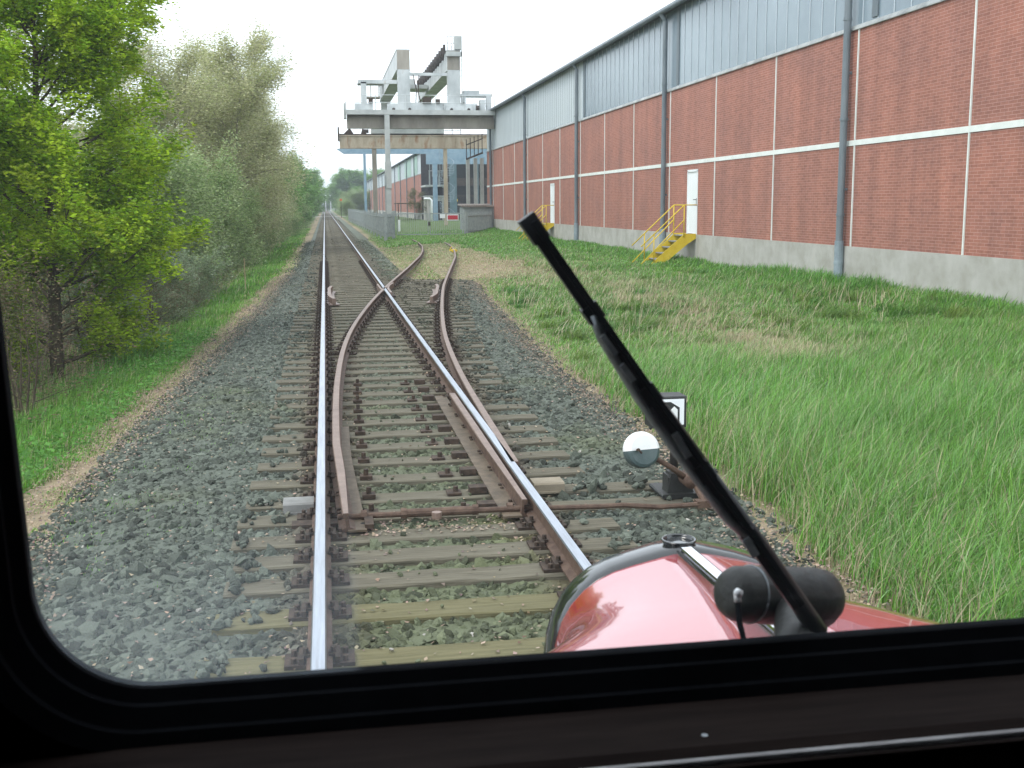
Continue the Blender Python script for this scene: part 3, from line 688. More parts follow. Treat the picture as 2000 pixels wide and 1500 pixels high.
# ------------------------------------------------------------------ trees
def seg_tubes(S, sides=5):
    S = np.array(S); p0 = S[:, 0:3]; p1 = S[:, 3:6]; r0 = S[:, 6]; r1 = S[:, 7]
    d = p1-p0; d /= np.maximum(np.linalg.norm(d, axis=1)[:, None], 1e-6)
    u = np.where(np.abs(d[:, 2:3]) > .9, np.array([[1., 0, 0]]), np.array([[0, 0, 1.]])); a = np.cross(d, u); a /= np.linalg.norm(a, axis=1)[:, None]; b = np.cross(d, a)
    th = np.arange(sides)*2*math.pi/sides; ring = a[:, None]*np.cos(th)[None, :, None]+b[:, None]*np.sin(th)[None, :, None]
    V_ = np.concatenate([p0[:, None]+ring*r0[:, None, None], p1[:, None]+ring*r1[:, None, None]], 1)
    k = np.arange(sides); f = np.stack([k, (k+1) % sides, (k+1) % sides+sides, k+sides], -1)
    return V_.reshape(-1, 3), (f[None]+(np.arange(len(S))*2*sides)[:, None, None]).reshape(-1, 4)
def grow(seed, H, tr, nl, R_, t0, upb, sub=6, tw=4, shape='round', fork=0, lean=(0, 0)):
    r = np.random.default_rng(seed); S = []; T_ = []; big = []
    def path(p, d, L, ra, rb, n, wob, upf):
        pts = [p.copy()]
        for i in range(n):
            d = d+r.normal(0, wob, 3); d[2] += upf; d = d/np.linalg.norm(d); q = p+d*L/n
            S.append([*p, *q, ra+(rb-ra)*i/n, ra+(rb-ra)*(i+1)/n]); p = q; pts.append(p.copy())
        return pts, d
    trunks = []
    for k in range(max(1, fork)):
        d = np.array([lean[0]+r.normal(0, .12)*(fork > 1), lean[1]+r.normal(0, .12)*(fork > 1), 1.]); d /= np.linalg.norm(d)
        pts, _ = path(np.array([r.normal(0, .15)*(fork > 1), r.normal(0, .15)*(fork > 1), -.1]), d, H*(1 if k == 0 else r.uniform(.7, .95)), tr, tr*.12, 12, .05, .05)
        trunks.append(pts)
    nS = len(S)
    for k in range(nl):
        pts = trunks[k % len(trunks)]
        t = t0+(1-t0)*((k+r.random())/nl); i = min(int(t*12), 11); p = pts[i]+(pts[i+1]-pts[i])*(t*12-i)
        az = k*2.399+r.normal(0, .3)
        if shape == 'round': Lm = R_*math.sqrt(max(.08, 1-((t-.45)/.62)**2))
        elif shape == 'cone': Lm = R_*(1.05-t)
        else: Lm = R_*(.55+.45*math.sin(t*3))
        L = Lm*r.uniform(.75, 1.15); e = upb*r.uniform(.5, 1.3)+.5*t
        d = np.array([math.cos(az), math.sin(az), e]); d /= np.linalg.norm(d)
        lp, _ = path(p.copy(), d, L, tr*.34*(1-t*.6), tr*.05, 6, .10, .03)
        for j in range(sub):
            tt = .25+.75*(j+r.random())/sub; m = min(int(tt*6), 5); q = lp[m]+(lp[m+1]-lp[m])*(tt*6-m)
            dd = (lp[m+1]-lp[m]); dd /= np.linalg.norm(dd); dd = dd+r.normal(0, .62, 3); dd[2] += .15; dd /= np.linalg.norm(dd)
            sp, _ = path(q.copy(), dd, L*.42*r.uniform(.6, 1.2), tr*.05, tr*.02, 3, .2, .03)
            for w in range(tw):
                mm = r.integers(0, 3); q2 = sp[mm]+(sp[mm+1]-sp[mm])*r.random(); d3 = dd+r.normal(0, .8, 3); d3 /= np.linalg.norm(d3)
                L3 = L*.2*r.uniform(.5, 1.3); e3 = q2+d3*L3; S.append([*q2, *e3, tr*.018, tr*.006]); T_.append([*q2, *e3])
            T_.append([*sp[-2], *sp[-1]])
        T_.append([*lp[-2], *lp[-1]])
    return np.array(S), np.array(T_)
def leafcloud(seed, T_, per, size, cols, spread, flat=.5, bright=.35):
    r = np.random.default_rng(seed); n = len(T_)*per
    k = np.repeat(np.arange(len(T_)), per); t = r.random(n)**.7
    p = T_[k, :3]+(T_[k, 3:]-T_[k, :3])*t[:, None]+r.normal(0, spread, (n, 3))
    q = r.normal(size=(n, 4)); q /= np.linalg.norm(q, axis=1)[:, None]; w, x, y, z = q.T
    Rm = np.stack([1-2*(y*y+z*z), 2*(x*y-z*w), 2*(x*z+y*w), 2*(x*y+z*w), 1-2*(x*x+z*z), 2*(y*z-x*w), 2*(x*z-y*w), 2*(y*z+x*w), 1-2*(x*x+y*y)], -1).reshape(-1, 3, 3)
    base = np.array([(-1, 0, 0), (0, -.62, .22), (1, 0, 0), (0, .62, .22)])
    L = np.einsum('nij,kj->nki', Rm, base); L[..., 2] *= flat
    s = size*r.uniform(.55, 1.3, n)*.5
    P = (L*s[:, None, None]+p[:, None]).reshape(-1, 3)
    cl = r.random(len(T_))[k]; cols = np.array(cols); ci = (cl*len(cols)).astype(int)
    c = cols[ci]*r.uniform(1-bright, 1+bright, (n, 1))
    return P, np.repeat(c, 4, 0), (np.arange(n)*4)[:, None]+np.arange(4)
def tree(name, loc, seed, label, cat, group, H, tr, nl, R_, t0, upb, per, size, cols, spread, bark='bark', **kw):
    S, T_ = grow(seed, H, tr, nl, R_, t0, upb, **kw)
    o = empty(name, loc, label, cat, group)
    V_, F_ = seg_tubes(S); big = npmesh('trunk', V_, F_, M[bark], parent=o, smooth=True)
    if per: P, c, f = leafcloud(seed+1, T_, per, size, cols, spread); npmesh('crown', P, f, M['leaf'], c, parent=o)
    return o
def clone(o, loc, rz, s, label):
    c = o.copy(); COL.objects.link(c); c.location = loc; c.rotation_euler = (0, 0, rz); c.scale = s; c['label'] = label
    for ch in o.children:
        d = ch.copy(); COL.objects.link(d); d.parent = c
    return c
def gp(x, y, dz=0): return (x, y, float(gz(np.array([x]), np.array([y]))[0])+dz)
MAPLE = [(.34, .50, .02), (.40, .56, .025), (.24, .40, .018), (.45, .60, .035), (.34, .44, .03), (.19, .33, .02)]
OLIVE = [(.42, .44, .21), (.50, .50, .28), (.36, .40, .18), (.55, .54, .34)]
SAGE = [(.33, .42, .17), (.38, .47, .22), (.26, .36, .13), (.42, .50, .27), (.22, .33, .12)]
GREEN = [(.20, .37, .09), (.25, .43, .12), (.16, .31, .07)]
mp_ = tree('maple_tree', gp(-4.55, 19.6), 101, 'bright green maple filling the upper left with trunk showing through', 'tree', None, 7.4, .13, 64, 2.2, .05, .28, 52, .10, MAPLE, .085, sub=8, tw=5)
clone(mp_, gp(-7.2, 17.2), 2.1, (.9, .9, .95), 'bright green maple cut off by the left edge of the photo')
T1 = tree('pale_tree', gp(-5.0, 58), 202, 'tall olive tree with feathery top standing out against the white sky', 'tree', 'leafing trees along the left of the track', 10.4, .13, 64, 3.5, .06, .5, 26, .14, OLIVE, .25, 'barkpale', sub=8, tw=5, fork=3)
TG = tree('green_tree', gp(-3.9, 140), 303, 'small dark green round tree where the left tree wall meets the sky', 'tree', 'leafing trees along the left of the track', 7.6, .15, 36, 3.4, .08, .3, 30, .32, GREEN, .26, sub=7, tw=4)
WB = tree('willow_bush', gp(-5.0, 35), 404, 'soft grey green willow bush, largest one behind the maple', 'bush', 'bushes along the left of the track', 4.3, .05, 34, 2.2, .04, .8, 24, .12, SAGE, .20, 'barkpale', sub=7, tw=4, fork=4)
sc_ = lambda s, h=None: (s, s, h or s)
for (x, y, rz, s, h, lb) in [
    (-8.2, 52, 1.2, 1.0, .93, 'olive tree partly hidden between the maple and the tallest feathery tree'),
    (-4.6, 67, 3.1, .86, 1.0, 'olive tree standing just behind and right of the tallest feathery tree'),
    (-5.2, 76, 2.3, .88, .97, 'olive tree further along, between the feathery tree and the thin half bare one'),
    (-4.7, 96, 4.0, .78, .92, 'thin half bare tree at the right end of the olive trees'),
    (-9.5, 72, .6, 1.0, .9, 'olive tree in the second row behind the tallest feathery tree'),
    (-12, 42, 5.0, 1.1, .8, 'olive tree seen through the right side of the maple'),
    (-14, 30, 3.3, 1.1, .75, 'pale tree seen through the middle of the maple crown')]:
    clone(T1, gp(x, y), rz, (s, s, h), lb)
for (x, y, rz, s, h, lb) in [
    (-4.7, 118, 1, .8, .82, 'green tree before the last dark green tree on the left'),
    (-4.6, 172, 2, 1., 1., 'hazy green tree behind the last dark green tree on the left'),
    (-5, 215, 3, 1.2, 1.1, 'far green tree on the left near the end of the track'),
    (-5.4, 280, 4, 1.4, 1.2, 'farthest green tree on the left close to the vanishing point'),
    (6.2, 345, 5, 1.55, 1.45, 'far rounded tree nearest the track on the right side'),
    (11.5, 352, 1.5, 1.6, 1.38, 'far rounded tree in the middle of the right hand clump'),
    (17, 350, 2.5, 1.6, 1.42, 'far rounded tree just left of the blue column'),
    (23, 352, 3.6, 1.7, 1.35, 'far tree seen between blue and grey columns'),
    (4.6, 480, .6, 1.5, 1.1, 'bluish hazy tree beside the track end on the right'),
    (-6, 480, .9, 1.7, 1.2, 'bluish hazy tree beside the track end on the left'),
    (0.5, 640, 1.9, 2.2, 1.0, 'faint hazy tree closing the view at the track end')]:
    clone(TG, gp(x, y), rz, (s, s, h), lb)
for (x, y, rz, s, h, lb) in [
    (-4.5, 43, 1, .85, .95, 'grey green bush right of the largest willow bush'),
    (-5.6, 29, 3, .8, .7, 'grey green bush half hidden behind the maple'),
    (-4.2, 52, 2, .85, .72, 'grey green bush under the tallest feathery tree'),
    (-4.1, 62, 4, .8, .66, 'low green bush in the middle of the left bush row'),
    (-4.0, 73, 5, .85, .7, 'low green bush with a dark gap beside it'),
    (-3.9, 86, 6, .85, .68, 'small far bush in the left row before the green trees'),
    (-3.9, 102, .5, .9, .66, 'small far bush below the thin half bare tree'),
    (-3.8, 122, 1.5, 1., .72, 'small far bush below the green trees'),
    (-4.1, 150, 2.5, 1.2, .8, 'tiny far bush near the last dark green tree'),
    (-4.4, 190, 2.5, 1.5, 1., 'tiny far bush beyond the last dark green tree'),
    (4.6, 240, 3.5, 1.1, .7, 'far light green bush right of the track beyond the fence'),
    (6.0, 300, .5, 1.8, 1.1, 'far light green bush in front of the right hand clump of trees'),
    (10.0, 300, 1.7, 2.0, 1.2, 'far light green bush against the end of the second hall')]:
    clone(WB, gp(x, y), rz, (s, s, h), lb)
PB = tree('pale_bush', gp(-3.9, 26.5), 505, 'low pale green bush with small whitish leaves at the verge edge', 'bush', 'low pale bushes at the verge', 1.5, .03, 26, 1.15, .03, .5, 14, .075, [(.24, .32, .18), (.3, .36, .24), (.2, .26, .14)], .06, 'barkpale', sub=6, tw=4, fork=4)
clone(PB, gp(-3.7, 31), 2, sc_(.9), 'low pale bush just beyond the first whitish one')
clone(PB, gp(-4.4, 22.8), 4, sc_(.85), 'low pale bush right of the maple trunk')
# leafless brown brush under the maple
BR = tree('bare_shrub', gp(-4.0, 15.2), 606, 'brown leafless shrub at the lower left below the maple', 'shrub', 'brown leafless shrubs below the trees', 1.9, .022, 30, 1.5, .02, .35, 3, .05, [(.12, .14, .05), (.2, .15, .09)], .05, 'bark', sub=8, tw=5, fork=5)
for (x, y, rz, s, lb) in [(-5.2, 17.2, 1, 1.1, 'brown leafless shrub left of the maple trunk'), (-4.2, 21.3, 2, 1., 'brown leafless shrub right of the maple trunk'),
    (-5.8, 22, 3, 1.3, 'brown leafless shrub behind the maple trunk'), (-3.75, 24, 4, .85, 'brown leafless shrub between maple and pale bush'), (-5.2, 26.5, 5, 1.3, 'brown leafless shrub behind the pale bush'),
    (-3.7, 28.6, 5.5, .7, 'small brown leafless shrub among the pale bushes'), (-7.4, 21.5, .4, 1.6, 'tall brown leafless shrub at the far left edge'), (-3.9, 35.5, .9, .9, 'brown leafless shrub in front of the largest willow bush'),
    (-5.0, 13.4, 2.2, .9, 'brown leafless shrub cut by the window edge')]:
    clone(BR, gp(x, y), rz, sc_(s), lb)
# woodland mass far behind the first rows: one continuous far-off wood
r_ = np.random.default_rng(77); n = 130000
yy = r_.uniform(22, 240, n); xx = -r_.uniform(9, 26, n)-(yy > 100)*r_.uniform(-3, 4, n)
hh = np.where(yy < 70, 5.5, 7.)+2.2*(vnoise(xx*.35, yy*.25, 5)-.5); zz = -1+r_.random(n)**.8*hh
q = np.array([(-1, 0, 0), (0, -.7, .2), (1, 0, 0), (0, .7, .2)])[None]*np.ones((n, 1, 1)); rng = np.random.default_rng(5)
q = np.einsum('nij,nkj->nki', rotmats(n), q)*(.06+.0018*yy)[:, None, None]*r_.uniform(.8, 1.9, (n, 1, 1))
P = (q+np.stack([xx, yy, zz], -1)[:, None]).reshape(-1, 3); cc = np.array(OLIVE+SAGE)[r_.integers(0, 8, n)]*r_.uniform(.5, 1.1, (n, 1))
tag(npmesh('woodland', P, (np.arange(n)*4)[:, None]+np.arange(4), M['leaf'], np.repeat(cc, 4, 0)), 'dim woodland seen through gaps in the left trees', 'wood', kind='stuff')
b = MB(); b.tube([gp(-2.55, 36), gp(-2.55, 36, 1.05)], .02, 6)
tag(b.build('marker_stake', mat('pale stake wood', (.45, .38, .22), None, .8)), 'thin pale stake standing in front of the willow bushes', 'stake')

# ------------------------------------------------------------------ brick hall
WX = 11.9
def hall(name, y0, y1, label, near):
    h = empty(name, (WX, y0, .15), label, 'factory hall')
    pipes = [y for y in [24.4-13.85*i for i in range(3, 0, -1)]+[24.4+13.85*i for i in range(0, 40)] if y0 < y < y1] if near else list(np.arange(y0+9, y1, 13.85))
    doors = [(34.95, 35.95), (57.9, 58.9)] if near else []
    # brickwork with real door openings
    b = MB(); cur = y0
    for (a, c) in doors:
        b.box(WX, WX+.3, cur, a, 1.03, 5.84); b.box(WX, WX+.3, a, c, 3.09, 5.84); cur = c
    b.box(WX, WX+.3, cur, y1, 1.03, 5.84)
    b.build('wall', M['brick'], h)
    b = MB(); b.box(WX-.03, WX+.3, y0-.02, y1+.02, -.6, 1.03); b.build('plinth', M['concrete'], h)
    b = MB(); b.box(WX+.25, WX+26, y1-.25, y1-.02, -.5, 8.5); b.box(WX+.25, WX+26, y0+.02, y0+.25, -.5, 8.5) if near else None
    if b.v: b.build('end_wall', M['brick'] if near else M['brick'], h)
    # upper band
    split = 52.0 if near else y0
    if near:
        b = MB(); b.box(WX+.03, WX+.12, y0, split-.5, 5.95, 8.52); b.build('glazing', M['glazing'], h)
        b = MB(); y = y0+.3
        while y < split-.6:
            if min(abs(y-p) for p in pipes) > .25: b.box(WX+.016, WX+.028, y-.014, y+.014, 5.96, 8.5)
            y += .70
        b.build('glazing_bars', M['rib'], h)
        b = MB()
        for p in pipes:
            if p < split+1: b.box(WX-.004, WX+.028, p-1.12, p-.86, 6.0, 8.5)
        b.build('dark_slot', M['rib_dark'], h)
    b = MB(); b.box(WX+.03, WX+.12, split-.5 if near else y0, y1, 5.95, 8.52); b.build('sheet_cladding', M['sheet'], h)
    b = MB(); y = (split if near else y0)+.4
    st_ = .5 if near else 1.5
    while y < y1-.2: b.box(WX+.020, WX+.028, y-.013, y+.013, 5.96, 8.5); y += st_
    b.build('sheet_joints', M['rib_dark'], h)
    if not near:
        b = MB()
        for (a, c) in ((145, 152), (156, 168), (178, 184)): b.box(WX-.01, WX+.002, a, c, 5.97, 8.5)
        b.build('green_panels', M['green_sheet'], h)
    b = MB(); b.prism([(WX-.05, 5.84), (WX+.28, 5.84), (WX+.28, 5.95), (WX, 5.95), (WX-.05, 5.865)], y0-.01, y1+.01); b.build('flashing', M['flashing'], h)
    # roof and gutter
    b = MB(); b.prism([(WX-.28, 8.52), (WX+26, 8.52), (WX+26, 8.95), (WX+13, 9.6), (WX, 8.80), (WX-.28, 8.62)], y0-.3, y1+.2); rf = b.build('roof', M['roof'], h)
    b = MB(); b.tube([(WX-.32, y0-.3, 8.50), (WX-.32, y1+.2, 8.50)], .085, 12); b.build('gutter', M['grey_paint'], rf, smooth=True)
    if near:
        b = MB(); cur = y0
        b.box(WX-.02, WX, y0, y1, 3.30, 3.42); b.build('joint_band', M['joint'], h)
    ys_ = []
    for p in pipes:
        b = MB(); b.tube([(WX-.14, p, .35 if near else .2), (WX-.14, p, 8.2), (WX-.30, p, 8.46)], .085 if near else .07, 14)
        for z in (1.75, 3.9, 6.1): b.tube([(WX-.14, p, z-.03), (WX-.14, p, z+.03)], .10, 14)
        if near: b.box(WX-.12, WX, p-.03, p+.03, 2.3, 2.36); b.box(WX-.12, WX, p-.03, p+.03, 4.9, 4.96)
        d = b.build('downpipe', M['grey_paint'], h, smooth=False)
        if near:
            b = MB(); b.tube([(WX-.14, p, .05), (WX-.14, p, 1.15)], .105, 14); b.tube([(WX-.14, p, .62), (WX-.14, p, .67)], .115, 14); b.build('pipe_foot', M['zinc'], d)
        ys_ += [p-.32, p-.32-4.6, p-.32-9.2]
    if near:
        for y in ys_:
            if y > y0+1 and not any(a-.1 < y < c+.1 for a, c in doors):
                b = MB(); b.box(WX-.026, WX, y-.02, y+.02, .98, 3.297); b.box(WX-.026, WX, y-.02, y+.02, 3.423, 5.836); b.build('joint_strip', M['joint'], h)
    for (a, c) in doors:
        b = MB(); b.box(WX+.02, WX+.07, a+.04, c-.04, 1.05, 3.05); d = b.build('door', M['white_door'], h)
        b = MB(); b.box(WX-.012, WX+.10, a-.03, a+.04, 1.035, 3.09); b.box(WX-.012, WX+.10, c-.04, c+.03, 1.035, 3.09); b.box(WX-.012, WX+.10, a-.03, c+.03, 3.05, 3.12); b.build('frame', M['white_door'], d)
        b = MB(); b.box(WX+.005, WX+.02, a+.10, a+.14, 1.95, 2.2); b.tube([(WX+.01, a+.12, 2.15), (WX-.05, a+.12, 2.15), (WX-.05, a+.27, 2.15)], .012, 8); b.build('handle', M['dark_steel'], d)
    return h
hall('brick_hall', 2., 82.6, 'long red brick hall with white doors, grey downpipes and glazed upper band', True)
h2 = hall('brick_hall', 140., 322., 'distant brick hall with green and blue cladding beyond the crane yard', False)
b = MB(); b.box(WX, WX+24, 139.7, 139.95, -.5, 8.45); b.build('end_wall', M['dark_wall'], h2)
b = MB(); b.box(WX+3.5, WX+20, 139.4, 139.68, 4.4, 5.3); b.box(WX+3.5, WX+20, 139.5, 139.68, 3.05, 3.2); b.build('wall_rail', M['dark_steel'], h2)
b = MB(); b.box(WX+3.3, WX+20, 139.52, 139.66, 5.35, 7.6); b.box(WX+3.3, WX+20, 139.52, 139.66, 3.3, 4.3); b.build('dark_opening', M['black_void'], h2)
b = MB(); b.box(15.9, 16.35, 139.3, 139.38, 2.45, 2.75); b.build('yellow_notice', M['yellow_sign'], h2)

# stairs
def stairs(y0, label):
    s = empty('metal_stairs', (WX, y0, .1), label, 'stairs', 'yellow metal stairs up to the white doors')
    w = 1.0; y1 = y0+w
    for y in (y0-.02, y1+.02):
        b = MB(); P_ = [(WX-.04, 1.06), (WX-.42, 1.06), (WX-1.72, -.05), (WX-1.50, -.22), (WX-.30, .74), (WX-.04, .90)]
        b.prism(P_, y-.014, y+.014); b.build('stringer', M['yellow'], s)
    for k in range(6):
        z = 1.0-.19*k; x = WX-.42-.222*k if k else WX-.42
        b = MB(); b.box(x if k else WX-.45, x+.24 if k else WX-.04, y0+.0, y1-.0, z-.02, z+.012)
        b.build('tread', M['tread'], s)
    for y in (y0-.05, y1+.05):
        b = MB(); r = .019
        b.tube([(WX-.03, y, 1.98), (WX-.45, y, 1.98), (WX-1.88, y, .66)], r, 8)
        b.tube([(WX-.45, y, 1.50), (WX-1.95, y, .02)], r, 8)
        b.tube([(WX-.45, y, 1.98), (WX-.45, y, .95)], r, 8); b.tube([(WX-1.45, y, 1.05), (WX-1.45, y, .1)], r, 8)
        b.build('handrail', M['yellow'], s, smooth=True)
    return s
stairs(34.95, 'yellow metal stairs up to the nearer white door'); stairs(57.9, 'yellow metal stairs up to the farther white door beside the wiper tip')

# ------------------------------------------------------------------ crane yard
def ibeam(b, x0, x1, y, z0, z1, w=.5, tf=.06):
    b.box(x0, x1, y-w/2, y+w/2, z1-tf, z1); b.box(x0, x1, y-w/2, y+w/2, z0, z0+tf); b.box(x0, x1, y-.02, y+.02, z0+tf, z1-tf)
def railing(b, x0, x1, y, z, h=1.0, n=5, r=.02):
    for k in range(n+1): x = x0+(x1-x0)*k/n; b.tube([(x, y, z), (x, y, z+h)], r, 5)
    for zz in (z+h, z+h*.5): b.tube([(x0, y, zz), (x1, y, zz)], r*.8, 5)
# near runway
g = empty('crane_runway', (4.4, 78, 0), 'nearest crane runway, grey girder with walkway on a pale column', 'crane runway')
b = MB(); b.box(1.70, 11.86, 78.6, 79.2, 7.28, 8.02); ibeam(b, 1.7, 11.86, 78.75, 7.26, 8.30, .55)
for x in (4.2, 7.6, 10.9): b.box(x-.03, x+.03, 78.5, 78.6, 7.3, 8.2)
b.build('girder', M['grey_beam'], g)
b = MB(); b.box(1.62, 11.86, 77.9, 79.3, 8.31, 8.44); b.box(1.62, 11.86, 77.88, 77.94, 8.14, 8.46); wk = b.build('walkway', M['concrete_pale'], g)
b = MB(); railing(b, 1.6, 11.8, 77.95, 8.44, 1.0, 5, .028); b.build('railing', M['white_steel'], wk)
b = MB(); b.box(4.22, 4.56, 77.9, 78.3, 0, 8.13); b.box(4.18, 4.60, 77.85, 78.35, 3.2, 5.0); b.build('column', M['concrete_pale'], g)
b = MB(); b.box(1.5, 1.66, 78.1, 79.2, 7.9, 8.9); b.build('end_stop', M['concrete_pale'], g)
# second runway
g = empty('crane_runway', (4.5, 102, 0), 'middle crane runway, cream girder streaked with rust', 'crane runway')
b = MB(); ibeam(b, 1.5, 16, 102, 7.05, 8.22, .6, .08); b.box(1.5, 16, 101.78, 101.98, 7.14, 8.12)
for x in (2.2, 4.55, 7.1, 9.6, 10.9, 11.9): b.box(x-.035, x+.035, 101.70, 101.78, 7.12, 8.14)
b.build('girder', M['rust_beam'], g)
b = MB(); b.box(1.5, 16, 101.95, 102.05, 8.22, 8.34); b.build('crane_rail', M['plate'], g)
for (x0, x1, m) in ((4.33, 4.73, 'grey_beam'), (10.74, 11.06, 'rust_beam')):
    b = MB(); b.box(x0, x1, 101.8, 102.2, 0, 7.04); b.build('column', M[m], g)
b = MB(); b.box(1.36, 1.49, 101.6, 102.4, 7.7, 8.9); b.prism([(1.9, 8.34), (2.75, 8.34), (2.5, 8.75), (2.35, 8.8)], 101.9, 102.1); b.prism([(3.4, 8.34), (3.9, 8.34), (3.55, 8.9)], 101.9, 102.1); b.build('end_stop', M['plate'], g)
# third runway
g = empty('crane_runway', (4.5, 128, 0), 'farthest crane runway, faded blue girder below the cream one', 'crane runway')
b = MB(); b.prism([(1.5, 8.30), (23, 8.30), (23, 7.75), (2.3, 7.75)], 127.7, 128.3); b.box(11.5, 23, 127.7, 128.28, 6.6, 7.74); b.build('girder', M['blue_steel'], g)
for x0, x1 in ((4.44, 4.72), (12.2, 12.7), (14.1, 14.9), (17.0, 17.4)):
    b = MB(); b.box(x0, x1, 127.6, 128.0, 0, 7.74 if x0 < 10 else 6.59); b.build('column', M['blue_steel'] if x0 < 14 else M['teal_steel'], g)
# gantry crane on near and middle runways
g = empty('gantry_crane', (7.4, 90, 8.4), 'pale gantry crane with two box girders high above the runways', 'crane')
for (x0, x1, nm) in ((5.22, 6.10, 'a'), (8.68, 9.58, 'b')):
    b = MB(); b.box(x0, x1, 79., 103.5, 11.25, 12.55); b.box(x0-.04, x1+.04, 78.96, 103.5, 12.55, 12.60); b.box(x0-.04, x1+.04, 78.96, 103.5, 11.20, 11.25); b.build('box_girder', M['white_steel'] , g)
    b = MB(); b.box(x0+.01, x1-.01, 78.94, 78.99, 11.26, 12.54); b.build('girder_end_plate', M['grey_beam'], g)
    for y in (78.6, 101.6):
        b = MB(); b.box(x0+.03, x1-.03, y+.2, y+1.0, 8.9, 11.19); b.build('leg', M['white_steel'], g)
b = MB(); b.box(4.5, 10.6, 78.7, 79.3, 8.46, 8.95); b.box(4.7, 6.4, 78.6, 79.4, 8.5, 8.8); b.box(8.5, 10.4, 78.6, 79.4, 8.5, 8.8)
b.box(5.4, 9.6, 78.72, 79.2, 8.95, 9.02); b.build('end_carriage', M['white_steel'], g)
b = MB(); b.box(4.3, 10.8, 101.7, 102.4, 8.36, 8.95); b.build('end_carriage', M['concrete_pale'], g)
b = MB(); b.box(6.10, 8.68, 78.9, 79.1, 10.85, 11.05); b.box(5.2, 6.1, 78.85, 78.93, 10.90, 11.05); b.box(8.66, 9.6, 78.85, 78.93, 10.75, 10.9); b.build('cross_tie', M['white_steel'], g)
for x in (4.9, 6.0, 8.9, 10.1):
    b = MB(); b.tube([(x, 78.58, 8.55), (x, 78.7, 8.55)], .11, 14); b.build('wheel', M['dark_steel'], g)
# festoon loops along right girder
b = MB(); r = random.Random(4)
for k in range(15):
    y = 79.4+k*1.6; d = 1.0+r.random()*.3
    d *= .62
    b.tube([(8.55, y+.1, 12.7), (8.45, y+.2, 12.7-d*.8), (8.45, y+.32, 12.7-d), (8.50, y+.45, 12.7-d*.7), (8.55, y+.55, 12.7)], .085, 5); b.box(8.45, 8.62, y-.09, y+.09, 12.4, 13.0)
b.build('cable_festoon', M['dark_steel'], g)
b = MB(); b.box(8.5, 8.56, 79, 103, 12.6, 12.66); railing(b, 8.72, 9.5, 79.0, 12.6, .9, 3, .02)
for k in range(12): b.tube([(9.5, 79+2*k, 12.6), (9.5, 79+2*k, 13.45)], .015, 4); b.build('walkway_railing', M['dark_steel'], g)
b = MB(); b.box(8.6, 9.7, 78.6, 79.0, 12.15, 12.45); b.box(9.2, 9.66, 78.7, 79.6, 12.62, 13.5); b.box(9.62, 9.68, 78.6, 78.66, 8.9, 13.5); b.build('switch_cabinet', M['concrete_pale'], g)
# trolley between girders and end walkway
b = MB(); b.box(6.1, 6.75, 88, 91, 11.0, 11.2); b.box(3.1, 5.2, 96, 99, 12.2, 12.35); b.box(6.1, 8.6, 93, 96, 11.4, 11.7); b.box(6.8, 7.6, 93.5, 95.5, 11.7, 12.2); b.build('trolley', M['concrete_pale'], g)
b = MB(); b.tube([(6.5, 90, 11), (6.45, 90, 9.3), (6.7, 90, 8.9)], .06, 6); b.tube([(6.75, 89.5, 11), (6.7, 89.5, 9.6)], .09, 6); b.build('hook_block', M['dark_steel'], g)
# motor house at left of crane and column stub
b = MB(); b.box(2.72, 3.10, 79.0, 79.4, 8.46, 10.4); b.box(2.25, 3.5, 78.8, 79.3, 8.46, 8.95); b.box(2.55, 5.2, 79.0, 79.3, 10.3, 10.55); b.build('auxiliary_post', M['white_steel'], g)
b = MB(); b.box(3.6, 5.1, 100.2, 101.5, 12.5, 12.62)
for x in (3.65, 4.3, 5.0): b.box(x-.04, x+.04, 100.3, 100.38, 11.4, 12.5)
b.box(3.6, 5.1, 100.2, 101.5, 11.3, 11.42); b.build('service_cabin', M['grey_beam'], g)
b = MB(); b.box(9.7, 11.9, 79.6, 80.6, 9.55, 9.72); b.box(9.9, 11.0, 79.6, 80.6, 9.72, 9.95); b.box(11.45, 11.8, 79.4, 79.8, 8.46, 9.55); b.box(10.2, 10.8, 79.3, 80, 8.46, 9.0); b.box(11.0, 11.35, 79.3, 80, 8.46, 9.3)
b.box(9.7, 10.0, 79.4, 79.8, 8.46, 9.5); b.build('winch_platform', M['white_steel'], g)
b = MB(); b.tube([(10.35, 79.2, 8.7), (10.9, 79.2, 8.7)], .2, 12); b.tube([(9.8, 79.2, 8.75), (9.8, 79.25, 9.1)], .12, 8); b.build('motor', M['dark_steel'], g)
b = MB()
for k in range(9): b.box(8.3, 8.36, 78.55, 78.6, 8.5+.1*k, 8.53+.1*k); 
b.tube([(6.3, 78.9, 10.9), (6.5, 78.8, 9.9), (6.45, 78.8, 9.0)], .035, 5); b.tube([(6.7, 78.9, 10.85), (6.62, 78.8, 9.7), (6.8, 78.8, 9.0)], .04, 5)
b.box(6.9, 7.5, 78.55, 78.7, 8.95, 9.4); b.box(7.8, 8.1, 78.55, 78.7, 8.95, 9.25); b.box(3.2, 3.5, 78.6, 78.75, 8.95, 9.3)
b.build('drive_boxes', M['plate'], g)
b = MB(); b.tube([(9.9, 79.5, 9.7), (9.9, 79.5, 13.2)], .012, 5); b.tube([(10.2, 79.5, 9.7), (10.2, 79.5, 13.2)], .012, 5); b.build('antenna', M['white_steel'], g)
